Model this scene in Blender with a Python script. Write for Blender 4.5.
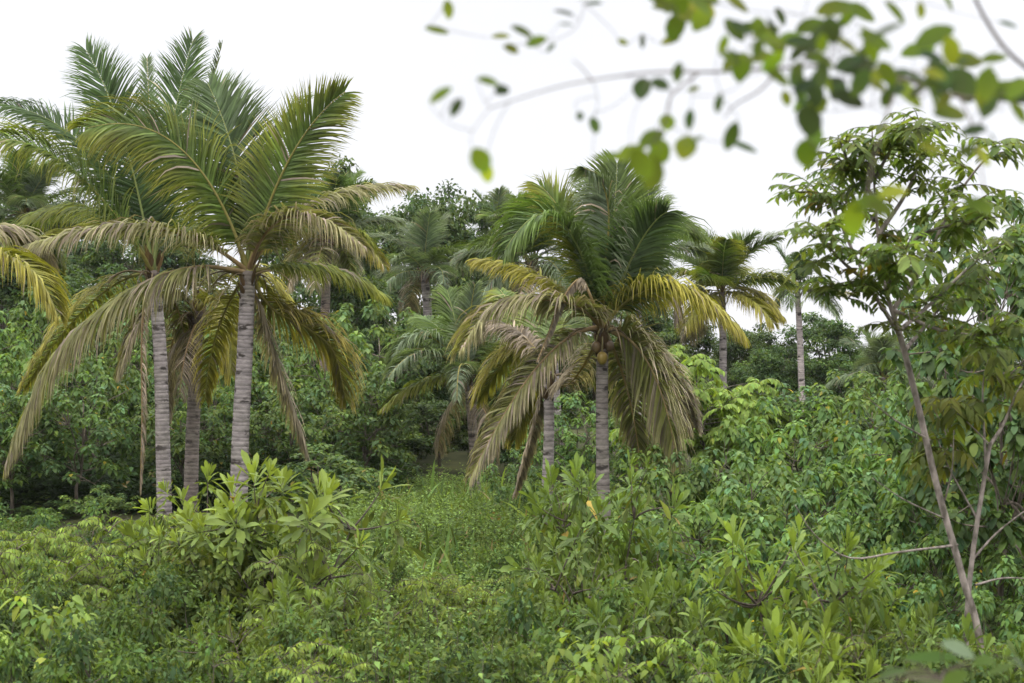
import bpy, math
import numpy as np

# ------------------------------------------------------------------ camera, sky, light, exposure
scene = bpy.context.scene
for o in list(bpy.data.objects):
    bpy.data.objects.remove(o)
F_PX, CXP, CYP, EYE = 1600.0, 512.0, 341.5, 3.0      # focal length in pixels, image centre, eye height

cam_d = bpy.data.cameras.new('camera')
cam = bpy.data.objects.new('camera', cam_d)
scene.collection.objects.link(cam)
cam.location = (0, 0, EYE)
cam.rotation_euler = (math.radians(90), 0, 0)
cam_d.sensor_width = 23.6
cam_d.lens = 23.6 * F_PX / 1024.0
cam_d.clip_start, cam_d.clip_end = 0.05, 2000
cam_d.dof.use_dof = True
cam_d.dof.focus_distance = 21.0
cam_d.dof.aperture_fstop = 3.3
scene.camera = cam

SUN_EL, SUN_AZ = math.radians(62), math.radians(215)   # high, from behind the viewer
world = bpy.data.worlds.new('World')
scene.world = world
world.use_nodes = True
wn, wl = world.node_tree.nodes, world.node_tree.links
wn.clear()
w_out = wn.new('ShaderNodeOutputWorld')
w_bg = wn.new('ShaderNodeBackground')
w_bg.inputs['Strength'].default_value = 0.1
w_sky = wn.new('ShaderNodeTexSky')
w_sky.sky_type = 'NISHITA'
w_sky.sun_disc = False
w_sky.sun_elevation = SUN_EL
w_sky.sun_rotation = SUN_AZ
w_tc = wn.new('ShaderNodeTexCoord')
w_sep = wn.new('ShaderNodeSeparateXYZ')
w_ramp = wn.new('ShaderNodeValToRGB')                 # overcast sky: brighter towards the zenith
w_ramp.color_ramp.elements[0].position = 0.0
w_ramp.color_ramp.elements[0].color = (0.475, 0.475, 0.497, 1)
w_ramp.color_ramp.elements[1].position = 1.0
w_ramp.color_ramp.elements[1].color = (2.3, 2.3, 2.3, 1)
e = w_ramp.color_ramp.elements.new(0.25)
e.color = (0.49, 0.49, 0.507, 1)
w_noise = wn.new('ShaderNodeTexNoise')
w_noise.inputs['Scale'].default_value = 2.2
w_noise.inputs['Detail'].default_value = 4
w_nr = wn.new('ShaderNodeMapRange')
w_nr.inputs['From Min'].default_value = 0.3
w_nr.inputs['From Max'].default_value = 0.7
w_nr.inputs['To Min'].default_value = 9.6
w_nr.inputs['To Max'].default_value = 11.0
w_mul = wn.new('ShaderNodeVectorMath')
w_mul.operation = 'SCALE'
w_mix = wn.new('ShaderNodeMixRGB')
w_mix.inputs['Fac'].default_value = 0.95
wl.new(w_tc.outputs['Generated'], w_sep.inputs[0])
wl.new(w_sep.outputs['Z'], w_ramp.inputs['Fac'])
wl.new(w_tc.outputs['Generated'], w_noise.inputs['Vector'])
wl.new(w_noise.outputs['Fac'], w_nr.inputs['Value'])
wl.new(w_ramp.outputs['Color'], w_mul.inputs[0])
wl.new(w_nr.outputs['Result'], w_mul.inputs['Scale'])
wl.new(w_sky.outputs['Color'], w_mix.inputs['Color1'])
wl.new(w_mul.outputs['Vector'], w_mix.inputs['Color2'])
wl.new(w_mix.outputs['Color'], w_bg.inputs['Color'])
wl.new(w_bg.outputs['Background'], w_out.inputs['Surface'])

sun_d = bpy.data.lights.new('sun', 'SUN')
sun_d.energy = 1.1
sun_d.angle = math.radians(35)
sun_d.color = (1.0, 0.97, 0.9)
sun = bpy.data.objects.new('sun', sun_d)
scene.collection.objects.link(sun)
sun.rotation_euler = (math.radians(90) - SUN_EL, 0, math.radians(-35))

scene.view_settings.view_transform = 'Standard'
scene.view_settings.look = 'None'
scene.view_settings.exposure = 1.08
scene.view_settings.gamma = 1.0
HAZE_DENSITY = 0.0002
scene.render.engine = 'CYCLES'
scene.cycles.max_bounces = 6
scene.cycles.diffuse_bounces = 4
scene.cycles.transmission_bounces = 4
scene.cycles.glossy_bounces = 2
scene.cycles.use_denoising = True
scene.cycles.denoiser = 'OPENIMAGEDENOISE'
scene.cycles.denoising_input_passes = 'RGB_ALBEDO_NORMAL'
scene.cycles.denoising_prefilter = 'ACCURATE'
scene.cycles.caustics_reflective = False
scene.cycles.caustics_refractive = False
scene.cycles.sample_clamp_indirect = 4.0

# ------------------------------------------------------------------ helpers
RNG = np.random.default_rng(7)


def gz(x, y):
    """Ground height: a rise under the viewer, a flat hollow, a hillside behind, higher on the left."""
    x = np.asarray(x, float); y = np.asarray(y, float)
    u = np.clip(x / np.maximum(y, 1.0), -0.6, 0.6)
    slope = 0.075 - 0.20 * u
    slope = np.clip(slope, 0.012, 0.17)
    back = np.maximum(y - 32.0, 0.0)
    z = 1.45 * np.exp(-(y / 6.0) ** 2) + slope * np.minimum(back, 40.0) - np.minimum(0.06 * np.maximum(back - 46, 0), 9.0 + 40 * slope)
    z = z + 0.10 * np.sin(0.5 * x + 1.0) * np.sin(0.37 * y) + 0.05 * np.sin(1.3 * x) * np.cos(1.1 * y + 0.4)
    return z


def gzf(x, y):
    return float(gz(x, y))


def PX(x, y, d):
    """World point that stands at depth d on the sight line through photo pixel (x, y)."""
    return np.array([(x - CXP) / F_PX * d, d, EYE + (CYP - y) / F_PX * d])


def unit(a):
    return a / np.maximum(np.linalg.norm(a, axis=-1, keepdims=True), 1e-9)


class Acc:
    def __init__(self):
        self.v, self.c, self.t, self.q, self.n = [], [], [], [], 0

    def add(self, v, c, t=None, q=None):
        v = np.asarray(v, float).reshape(-1, 3)
        c = np.asarray(c, float)
        if c.ndim == 1:
            c = np.tile(c, (len(v), 1))
        self.v.append(v); self.c.append(c)
        if t is not None and len(t):
            self.t.append(np.asarray(t, int).reshape(-1, 3) + self.n)
        if q is not None and len(q):
            self.q.append(np.asarray(q, int).reshape(-1, 4) + self.n)
        self.n += len(v)

    def mesh(self, name, mat, smooth=False):
        me = bpy.data.meshes.new(name)
        v = np.concatenate(self.v); c = np.concatenate(self.c)
        t = np.concatenate(self.t) if self.t else np.zeros((0, 3), int)
        q = np.concatenate(self.q) if self.q else np.zeros((0, 4), int)
        loops = np.concatenate([t.ravel(), q.ravel()]).astype(np.int32)
        starts = np.concatenate([np.arange(len(t)) * 3, len(t) * 3 + np.arange(len(q)) * 4]).astype(np.int32)
        me.vertices.add(len(v))
        me.vertices.foreach_set('co', v.astype(np.float32).ravel())
        me.loops.add(len(loops))
        me.loops.foreach_set('vertex_index', loops)
        me.polygons.add(len(starts))
        me.polygons.foreach_set('loop_start', starts)
        if smooth:
            me.polygons.foreach_set('use_smooth', np.ones(len(starts), bool))
        at = me.color_attributes.new('Col', 'FLOAT_COLOR', 'POINT')
        col = np.ones((len(v), 4), np.float32)
        col[:, :3] = np.clip(c, 0.001, 0.95)
        at.data.foreach_set('color', col.ravel())
        me.update(calc_edges=True)
        me.materials.append(mat)
        return me


def link(name, mesh, parent=None):
    o = bpy.data.objects.new(name, mesh)
    scene.collection.objects.link(o)
    if parent is not None:
        o.parent = parent
    return o


def thing(name, label, cat, loc, group=None, rotz=0.0, scale=None):
    o = bpy.data.objects.new(name, None)
    scene.collection.objects.link(o)
    o.location = tuple(float(a) for a in loc)
    o.rotation_euler = (0, 0, rotz)
    if scale is not None:
        o.scale = scale
    o.empty_display_size = 0.2
    o['label'] = label; o['category'] = cat
    if group:
        o['group'] = group
    return o


def tube(acc, pts, rad, col, sides=7, cap=True):
    pts = np.asarray(pts, float); n = len(pts)
    rad = np.broadcast_to(np.asarray(rad, float), (n,))
    T = unit(np.gradient(pts, axis=0))
    ref = np.array([0.31, 0.95, 0.05]) if abs(T[:, 2]).mean() > 0.7 else np.array([0.05, 0.1, 1.0])
    A = unit(np.cross(T, ref)); B = np.cross(T, A)
    a = np.arange(sides) / sides * 2 * math.pi
    ring = A[:, None, :] * np.cos(a)[None, :, None] + B[:, None, :] * np.sin(a)[None, :, None]
    v = (pts[:, None, :] + ring * rad[:, None, None]).reshape(-1, 3)
    i = np.arange(n - 1)[:, None] * sides; j = np.arange(sides)[None, :]; k = (j + 1) % sides
    q = np.stack([i + j, i + k, i + sides + k, i + sides + j], -1).reshape(-1, 4)
    c = np.asarray(col, float)
    if c.ndim == 2:
        c = np.repeat(c, sides, axis=0)
    else:
        c = np.tile(c, (len(v), 1))
    t = []
    if cap:
        v = np.vstack([v, pts[-1] + T[-1] * rad[-1] * 0.5])
        c = np.vstack([c, c[-1]])
        top = (n - 1) * sides
        t = [[top + s, top + (s + 1) % sides, n * sides] for s in range(sides)]
    acc.add(v, c, t=t, q=q)


def bez(p0, pm, p1, n=24):
    p0, pm, p1 = map(np.asarray, (p0, pm, p1))
    c = 2 * pm - 0.5 * (p0 + p1)
    t = np.linspace(0, 1, n)[:, None]
    return (1 - t) ** 2 * p0 + 2 * t * (1 - t) * c + t * t * p1


def poly(pts, n=40):
    """Smooth (Catmull-Rom) curve through points."""
    p = np.asarray(pts, float)
    p = np.vstack([2 * p[0] - p[1], p, 2 * p[-1] - p[-2]])
    out = []
    m = len(p) - 3
    per = max(3, n // m)
    for i in range(m):
        t = np.linspace(0, 1, per, endpoint=(i == m - 1))[:, None]
        a, b, c, d = p[i:i + 4]
        out.append(0.5 * (2 * b + (c - a) * t + (2 * a - 5 * b + 4 * c - d) * t ** 2 + (3 * b - a - 3 * c + d) * t ** 3))
    return np.vstack(out)


SHAPES = {  # rows along the leaf: (distance, half width)
    'dia': [(0, 0), (0.5, 1), (1, 0)],
    'lance': [(0, 0), (0.18, 0.62), (0.45, 1), (0.78, 0.6), (1, 0)],
    'obov': [(0, 0.05), (0.25, 0.32), (0.6, 0.95), (0.82, 0.88), (1, 0)],
    'heart': [(0, 0), (0.07, 0.7), (0.32, 1), (0.68, 0.66), (1, 0)],
    'oval': [(0, 0), (0.12, 0.55), (0.38, 0.98), (0.66, 0.95), (0.9, 0.5), (1, 0)],
}


def template(shape):
    rows = SHAPES[shape]
    T, W, t, q = [], [], [], []
    idx = []
    for (a, w) in rows:
        if w <= 0.0:
            idx.append([len(T)]); T.append(a); W.append(0)
        else:
            idx.append([len(T), len(T) + 1, len(T) + 2]); T += [a] * 3; W += [-w, 0, w]
    for r, s in zip(idx[:-1], idx[1:]):
        if len(r) == 1 and len(s) == 3:
            t += [[r[0], s[1], s[0]], [r[0], s[2], s[1]]]
        elif len(r) == 3 and len(s) == 3:
            q += [[r[0], r[1], s[1], s[0]], [r[1], r[2], s[2], s[1]]]
        elif len(r) == 3:
            t += [[r[0], r[1], s[0]], [r[1], r[2], s[0]]]
    return np.array(T, float), np.array(W, float), np.array(t, int).reshape(-1, 3), np.array(q, int).reshape(-1, 4)


TEMPL = {k: template(k) for k in SHAPES}


def leaves(acc, o, d, n, L, W, col, shape='dia', curl=0.15, fold=0.25, tipcol=None):
    """Add N leaves: origin o, direction d, upper side n, length L, half width W."""
    o = np.asarray(o, float); N = len(o)
    if N == 0:
        return
    d = unit(np.asarray(d, float)); n = np.asarray(n, float)
    s = unit(np.cross(d, n)); n = np.cross(s, d)
    L = np.broadcast_to(np.asarray(L, float), (N,)); W = np.broadcast_to(np.asarray(W, float), (N,))
    curl = np.broadcast_to(np.asarray(curl, float), (N,))
    T, Wd, t, q = TEMPL[shape]
    p = (o[:, None] + d[:, None] * (L[:, None] * T[None])[..., None]
         + s[:, None] * (W[:, None] * Wd[None])[..., None]
         + n[:, None] * (fold * W[:, None] * np.abs(Wd)[None])[..., None])
    p[..., 2] -= (curl * L)[:, None] * (T ** 2)[None]
    col = np.asarray(col, float)
    if col.ndim == 1:
        col = np.tile(col, (N, 1))
    c = np.repeat(col[:, None], len(T), 1)
    if tipcol is not None:
        k = (T ** 2)[None, :, None]
        c = c * (1 - k) + np.asarray(tipcol).reshape(-1, 1, 3) * k
    off = (np.arange(N) * len(T))[:, None, None]
    acc.add(p.reshape(-1, 3), c.reshape(-1, 3),
            t=(t[None] + off).reshape(-1, 3) if len(t) else None,
            q=(q[None] + off).reshape(-1, 4) if len(q) else None)


def vary(rng, base, n, amount=0.2, warm=0.12):
    base = np.asarray(base, float)
    b = np.exp(rng.normal(0, amount, (n, 1)))
    h = rng.normal(0, warm, (n, 1))
    c = base[None] * b * np.hstack([np.exp(h), np.exp(0.25 * h), np.exp(-0.6 * h)])
    return np.clip(c, 0.004, 0.8)


def rdir(rng, n):
    return unit(rng.normal(0, 1, (n, 3)))


# ------------------------------------------------------------------ materials
def new_mat(name):
    m = bpy.data.materials.new(name)
    m.use_nodes = True
    nt = m.node_tree
    nt.nodes.clear()
    out = nt.nodes.new('ShaderNodeOutputMaterial')
    return m, nt, out


def leaf_mat(name, trans=0.35, rough=0.45, spec=0.35, tint=(1.25, 1.2, 0.55), jitter=0.22, obj_jitter=0.12):
    m, nt, out = new_mat(name)
    N = nt.nodes.new
    at = N('ShaderNodeAttribute'); at.attribute_name = 'Col'
    geo = N('ShaderNodeNewGeometry')
    oi = N('ShaderNodeObjectInfo')
    r1 = N('ShaderNodeMapRange'); r1.inputs['To Min'].default_value = 1 - jitter; r1.inputs['To Max'].default_value = 1 + jitter
    r2 = N('ShaderNodeMapRange'); r2.inputs['To Min'].default_value = 1 - obj_jitter; r2.inputs['To Max'].default_value = 1 + obj_jitter
    nt.links.new(geo.outputs['Random Per Island'], r1.inputs['Value'])
    nt.links.new(oi.outputs['Random'], r2.inputs['Value'])
    mu = N('ShaderNodeMath'); mu.operation = 'MULTIPLY'
    nt.links.new(r1.outputs[0], mu.inputs[0]); nt.links.new(r2.outputs[0], mu.inputs[1])
    hs = N('ShaderNodeHueSaturation')
    h = N('ShaderNodeMapRange'); h.inputs['To Min'].default_value = 0.482; h.inputs['To Max'].default_value = 0.502
    nt.links.new(oi.outputs['Random'], h.inputs['Value'])
    nt.links.new(h.outputs[0], hs.inputs['Hue'])
    nt.links.new(mu.outputs[0], hs.inputs['Value'])
    # veins and small blemishes that belong to the leaf itself
    tc = N('ShaderNodeTexCoord')
    nz = N('ShaderNodeTexNoise'); nz.inputs['Scale'].default_value = 9.0; nz.inputs['Detail'].default_value = 3
    nt.links.new(tc.outputs['Object'], nz.inputs['Vector'])
    r3 = N('ShaderNodeMapRange'); r3.inputs['From Min'].default_value = 0.35; r3.inputs['From Max'].default_value = 0.65
    r3.inputs['To Min'].default_value = 0.86; r3.inputs['To Max'].default_value = 1.12
    nt.links.new(nz.outputs['Fac'], r3.inputs['Value'])
    sc = N('ShaderNodeVectorMath'); sc.operation = 'SCALE'
    nt.links.new(at.outputs['Color'], sc.inputs[0]); nt.links.new(r3.outputs[0], sc.inputs['Scale'])
    nt.links.new(sc.outputs[0], hs.inputs['Color'])
    p = N('ShaderNodeBsdfPrincipled')
    p.inputs['Roughness'].default_value = rough
    p.inputs['Specular IOR Level'].default_value = spec
    nt.links.new(hs.outputs[0], p.inputs['Base Color'])
    tm = N('ShaderNodeVectorMath'); tm.operation = 'MULTIPLY'
    tm.inputs[1].default_value = tint
    nt.links.new(hs.outputs[0], tm.inputs[0])
    tr = N('ShaderNodeBsdfTranslucent')
    nt.links.new(tm.outputs[0], tr.inputs['Color'])
    mx = N('ShaderNodeMixShader'); mx.inputs[0].default_value = trans
    nt.links.new(p.outputs[0], mx.inputs[1]); nt.links.new(tr.outputs[0], mx.inputs[2])
    nt.links.new(mx.outputs[0], out.inputs['Surface'])
    return m


def bark_mat(name, c1, c2, scale=12.0, bump=0.4, stretch=(1, 1, 0.25)):
    m, nt, out = new_mat(name)
    N = nt.nodes.new
    tc = N('ShaderNodeTexCoord'); mp = N('ShaderNodeMapping')
    mp.inputs['Scale'].default_value = stretch
    nz = N('ShaderNodeTexNoise'); nz.inputs['Scale'].default_value = scale; nz.inputs['Detail'].default_value = 6
    rp = N('ShaderNodeValToRGB')
    rp.color_ramp.elements[0].position = 0.35; rp.color_ramp.elements[0].color = (*c1, 1)
    rp.color_ramp.elements[1].position = 0.68; rp.color_ramp.elements[1].color = (*c2, 1)
    bp = N('ShaderNodeBump'); bp.inputs['Strength'].default_value = bump; bp.inputs['Distance'].default_value = 0.02
    p = N('ShaderNodeBsdfPrincipled'); p.inputs['Roughness'].default_value = 0.85
    p.inputs['Specular IOR Level'].default_value = 0.2
    nt.links.new(tc.outputs['Object'], mp.inputs[0]); nt.links.new(mp.outputs[0], nz.inputs['Vector'])
    nt.links.new(nz.outputs['Fac'], rp.inputs['Fac']); nt.links.new(rp.outputs[0], p.inputs['Base Color'])
    nt.links.new(nz.outputs['Fac'], bp.inputs['Height']); nt.links.new(bp.outputs[0], p.inputs['Normal'])
    nt.links.new(p.outputs[0], out.inputs['Surface'])
    return m


def palm_trunk_mat():
    m, nt, out = new_mat('palm_bark')
    N = nt.nodes.new
    at = N('ShaderNodeAttribute'); at.attribute_name = 'Col'
    tc = N('ShaderNodeTexCoord'); mp = N('ShaderNodeMapping'); mp.inputs['Scale'].default_value = (1, 1, 3.0)
    nz = N('ShaderNodeTexNoise'); nz.inputs['Scale'].default_value = 7.0; nz.inputs['Detail'].default_value = 7
    nz.inputs['Roughness'].default_value = 0.7
    mr = N('ShaderNodeMapRange'); mr.inputs['From Min'].default_value = 0.3; mr.inputs['From Max'].default_value = 0.7
    mr.inputs['To Min'].default_value = 0.5; mr.inputs['To Max'].default_value = 1.3
    sc = N('ShaderNodeVectorMath'); sc.operation = 'SCALE'
    n2 = N('ShaderNodeTexNoise'); n2.inputs['Scale'].default_value = 2.3; n2.inputs['Detail'].default_value = 3
    m2 = N('ShaderNodeMapRange'); m2.inputs['From Min'].default_value = 0.48; m2.inputs['From Max'].default_value = 0.7
    mix = N('ShaderNodeMixRGB'); mix.inputs['Color2'].default_value = (0.20, 0.19, 0.15, 1)   # lichen
    p = N('ShaderNodeBsdfPrincipled'); p.inputs['Roughness'].default_value = 0.9
    p.inputs['Specular IOR Level'].default_value = 0.15
    bp = N('ShaderNodeBump'); bp.inputs['Strength'].default_value = 0.5; bp.inputs['Distance'].default_value = 0.015
    L = nt.links.new
    L(tc.outputs['Object'], mp.inputs[0]); L(mp.outputs[0], nz.inputs['Vector']); L(tc.outputs['Object'], n2.inputs['Vector'])
    L(nz.outputs['Fac'], mr.inputs['Value']); L(at.outputs['Color'], mix.inputs['Color1']); L(n2.outputs['Fac'], m2.inputs['Value'])
    ml = N('ShaderNodeMath'); ml.operation = 'MULTIPLY'; ml.inputs[1].default_value = 0.45
    L(m2.outputs[0], ml.inputs[0]); L(ml.outputs[0], mix.inputs['Fac'])
    L(mix.outputs[0], sc.inputs[0]); L(mr.outputs[0], sc.inputs['Scale'])
    m5 = N('ShaderNodeMapping'); m5.inputs['Scale'].default_value = (1, 1, 2.2)
    n5 = N('ShaderNodeTexNoise'); n5.inputs['Scale'].default_value = 5.0; n5.inputs['Detail'].default_value = 5
    r5 = N('ShaderNodeMapRange'); r5.inputs['From Min'].default_value = 0.58; r5.inputs['From Max'].default_value = 0.66
    x5 = N('ShaderNodeMixRGB'); x5.inputs['Color2'].default_value = (0.045, 0.038, 0.034, 1)   # dark old scars
    L(tc.outputs['Object'], m5.inputs[0]); L(m5.outputs[0], n5.inputs['Vector']); L(n5.outputs['Fac'], r5.inputs['Value'])
    L(r5.outputs[0], x5.inputs['Fac']); L(sc.outputs[0], x5.inputs['Color1'])
    L(x5.outputs[0], p.inputs['Base Color']); L(nz.outputs['Fac'], bp.inputs['Height']); L(bp.outputs[0], p.inputs['Normal'])
    L(p.outputs[0], out.inputs['Surface'])
    return m


M_FROND = leaf_mat('frond', trans=0.36, rough=0.5, spec=0.22, tint=(1.08, 1.18, 0.45), jitter=0.25, obj_jitter=0.08)
M_LEAF = leaf_mat('leaf', trans=0.42, rough=0.55, spec=0.14)
M_GLOSS = leaf_mat('glossy_leaf', trans=0.40, rough=0.45, spec=0.18)
M_SMALL = leaf_mat('small_leaf', trans=0.42, rough=0.6, spec=0.1, jitter=0.3)
M_NEAR = leaf_mat('near_leaf', trans=0.7, rough=0.5, spec=0.12, tint=(1.3, 1.4, 0.5), jitter=0.35)
M_BARK = bark_mat('tree_bark', (0.07, 0.055, 0.042), (0.20, 0.165, 0.135))
M_PALE = bark_mat('pale_bark', (0.10, 0.085, 0.07), (0.32, 0.27, 0.24), scale=26, bump=0.8, stretch=(1, 1, 0.45))
M_TWIG = bark_mat('twig_bark', (0.045, 0.035, 0.03), (0.14, 0.11, 0.09), scale=20)
M_PALM = palm_trunk_mat()
M_THIN = leaf_mat('thin_leaf', trans=0.55, rough=0.5, spec=0.14, tint=(1.25, 1.25, 0.55))
M_NUT = leaf_mat('coconut_husk', trans=0.0, rough=0.45, spec=0.4, jitter=0.05)


def ground_mat():
    m, nt, out = new_mat('soil')
    N = nt.nodes.new
    tc = N('ShaderNodeTexCoord')
    nz = N('ShaderNodeTexNoise'); nz.inputs['Scale'].default_value = 1.4; nz.inputs['Detail'].default_value = 8
    rp = N('ShaderNodeValToRGB')
    rp.color_ramp.elements[0].position = 0.35; rp.color_ramp.elements[0].color = (0.022, 0.026, 0.011, 1)
    rp.color_ramp.elements[1].position = 0.68; rp.color_ramp.elements[1].color = (0.06, 0.062, 0.024, 1)
    bp = N('ShaderNodeBump'); bp.inputs['Strength'].default_value = 0.8
    p = N('ShaderNodeBsdfPrincipled'); p.inputs['Roughness'].default_value = 0.95
    p.inputs['Specular IOR Level'].default_value = 0.1
    L = nt.links.new
    L(tc.outputs['Object'], nz.inputs['Vector']); L(nz.outputs['Fac'], rp.inputs['Fac'])
    L(rp.outputs[0], p.inputs['Base Color']); L(nz.outputs['Fac'], bp.inputs['Height']); L(bp.outputs[0], p.inputs['Normal'])
    L(p.outputs[0], out.inputs['Surface'])
    return m


# ------------------------------------------------------------------ ground
def build_ground():
    ys = np.concatenate([np.linspace(-30, 0, 10), np.linspace(1, 60, 90), np.geomspace(62, 900, 40)])
    us = np.concatenate([np.linspace(-1, 1, 90)])
    Y = np.repeat(ys[:, None], len(us), 1)
    X = us[None] * (25 + np.maximum(Y, 0) * 0.9)
    v = np.stack([X, Y, gz(X, Y)], -1).reshape(-1, 3)
    n = len(us)
    i = np.arange(len(ys) - 1)[:, None] * n; j = np.arange(n - 1)[None]
    q = np.stack([i + j, i + j + 1, i + n + j + 1, i + n + j], -1).reshape(-1, 4)
    a = Acc(); a.add(v, (0.05, 0.05, 0.03), q=q)
    o = link('ground', a.mesh('ground', ground_mat(), smooth=True))
    o['kind'] = 'structure'
    o['label'] = 'dark leafy soil sloping up into the hillside'


build_ground()

# ------------------------------------------------------------------ coconut palms
FR = {  # base colour, tip colour, chance of a dry leaflet
    'g': ((0.074, 0.122, 0.034), (0.110, 0.158, 0.038), 0.01),
    'dg': ((0.058, 0.102, 0.036), (0.082, 0.128, 0.042), 0.01),
    'pg': ((0.110, 0.150, 0.088), (0.145, 0.180, 0.100), 0.03),
    'gy': ((0.076, 0.132, 0.028), (0.205, 0.208, 0.032), 0.02),
    'y': ((0.178, 0.182, 0.034), (0.30, 0.258, 0.048), 0.05),
    'yd': ((0.165, 0.178, 0.046), (0.29, 0.26, 0.155), 0.22),
    'd': ((0.225, 0.19, 0.15), (0.33, 0.29, 0.245), 1.0),
}


def frond(acc, rng, pts, S, leaf=0.8, v0=18, droop=0.5, style='g', n=88, roll=0.0, tilt=0.0, miss=0.03, thick=0.03, wid=0.016, t0=0.13, ang=(72, 30)):
    """One feather leaf: a tapered rachis along pts and two rows of curving leaflets."""
    n = int(n * 2.2); leaf = leaf * 1.12; wid = wid * 0.62; droop = droop + 0.10
    pts = np.asarray(pts, float); K = len(pts)
    base, tip, dry = FR[style]
    base, tip = np.array(base), np.array(tip)
    seg = np.linalg.norm(np.diff(pts, axis=0), axis=1)
    s = np.concatenate([[0], np.cumsum(seg)]); L = s[-1]; s = s / L
    T = unit(np.gradient(pts, axis=0))
    S = np.asarray(S, float)
    Sx = unit(S[None] - T * (T @ S)[:, None])
    N = np.cross(Sx, T)
    if (N[: K // 2, 2].mean() < 0) and abs(N[: K // 2, 2].mean()) > 0.25:
        Sx, N = -Sx, -N
    rl = np.radians(tilt + roll * np.linspace(0, 1, K))[:, None]
    Sx, N = Sx * np.cos(rl) + N * np.sin(rl), N * np.cos(rl) - Sx * np.sin(rl)
    rr = thick * (0.2 + 0.72 * (1 - s) ** 1.3 + 0.55 * np.exp(-s * 11))
    rc = np.array([0.26, 0.24, 0.07]) if style not in ('d', 'yd') else np.array([0.30, 0.22, 0.11])
    if style in ('g', 'dg'):
        rc = np.array([0.17, 0.21, 0.065])
    tube(acc, pts, rr, rc, sides=5)
    for sd in (-1, 1):
        t = np.linspace(t0, 0.995, n) + rng.normal(0, 0.004, n)
        t = np.clip(t, 0.02, 0.999)
        keep = rng.random(n) > miss
        gap = rng.random(3) * 0.9
        for g in gap:
            if miss > 0.06:
                keep &= np.abs(t - g) > 0.012
        t = t[keep]; m = len(t)
        ip = lambda A: np.stack([np.interp(t, s, A[:, k]) for k in range(3)], -1)
        P, TT, SS, NN = ip(pts), unit(ip(T)), unit(ip(Sx)), unit(ip(N))
        ll = leaf * np.interp(t, [0.05, 0.2, 0.45, 0.75, 0.92, 1], [0.45, 0.85, 1, 0.82, 0.52, 0.3]) * np.exp(rng.normal(0, 0.07, m))
        a = np.radians(np.interp(t, [0.1, 1], ang) + rng.normal(0, 4.5, m))[:, None]
        vv = np.radians(v0 + rng.normal(0, 9, m))[:, None]
        d = np.cos(a) * TT + np.sin(a) * (sd * SS * np.cos(vv) + NN * np.sin(vv))
        Kx = 5
        prof = np.array([0.95, 1.2, 0.95, 0.52, 0.04])
        dr = droop * np.exp(rng.normal(0, 0.25, m))[:, None]
        rho = rng.normal(0.35, 0.28, m)[:, None] * sd
        pos = P + sd * SS * 0.01
        rows = []
        isdry = rng.random(m) < dry
        cb = np.tile(base, (m, 1)) * np.exp(rng.normal(0, 0.16, (m, 1)))
        ct = np.tile(tip, (m, 1)) * np.exp(rng.normal(0, 0.16, (m, 1)))
        ct = ct * (0.75 + 0.5 * t[:, None])
        dc = np.array([0.25, 0.205, 0.155]) * np.exp(rng.normal(0, 0.25, (m, 1)))
        cb = np.where(isdry[:, None], dc, cb); ct = np.where(isdry[:, None], dc * 1.25, ct)
        # slow patches along the frond, so no frond is one flat tone
        pt = 1 + 0.18 * np.sin(t[:, None] * rng.uniform(5, 14) + rng.uniform(0, 6))
        cb = cb * pt; ct = ct * pt
        cols = []
        for k in range(Kx):
            w = unit(TT - d * np.sum(TT * d, -1, keepdims=True))
            w2 = np.cross(d, w)
            w = w * np.cos(rho) + w2 * np.sin(rho)
            h = (wid * prof[k]) * w * (0.8 + 0.4 * ll[:, None] / leaf)
            rows.append(np.stack([pos - h, pos + h], 1))
            f = (k / (Kx - 1)) ** 1.4
            cols.append(np.repeat((cb * (1 - f) + ct * f)[:, None], 2, 1))
            pos = pos + d * (ll / (Kx - 1))[:, None]
            d = unit(d + np.array([0, 0, -1.0]) * dr * (0.35 + 0.25 * k))
        V = np.stack(rows, 1); C = np.stack(cols, 1)        # m, Kx, 2, 3
        off = (np.arange(m) * Kx * 2)[:, None, None]
        q = np.array([[2 * k, 2 * k + 1, 2 * k + 3, 2 * k + 2] for k in range(Kx - 1)])[None] + off
        acc.add(V.reshape(-1, 3), C.reshape(-1, 3), q=q.reshape(-1, 4))


def arc(p0, az, el, L, bend, n=22, side=0.0):
    """Frond spine leaving p0 at azimuth az and elevation el (degrees), bending down by bend degrees."""
    s = np.linspace(0, 1, n)
    e = np.radians(el - bend * s ** 1.3)
    a = np.radians(az + side * s ** 2)
    st = L / (n - 1)
    d = np.stack([np.cos(e) * np.cos(a), np.cos(e) * np.sin(a), np.sin(e)], -1) * st
    p = np.zeros((n, 3)); p[1:] = np.cumsum(d[:-1], 0)
    return np.asarray(p0) + p


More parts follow.
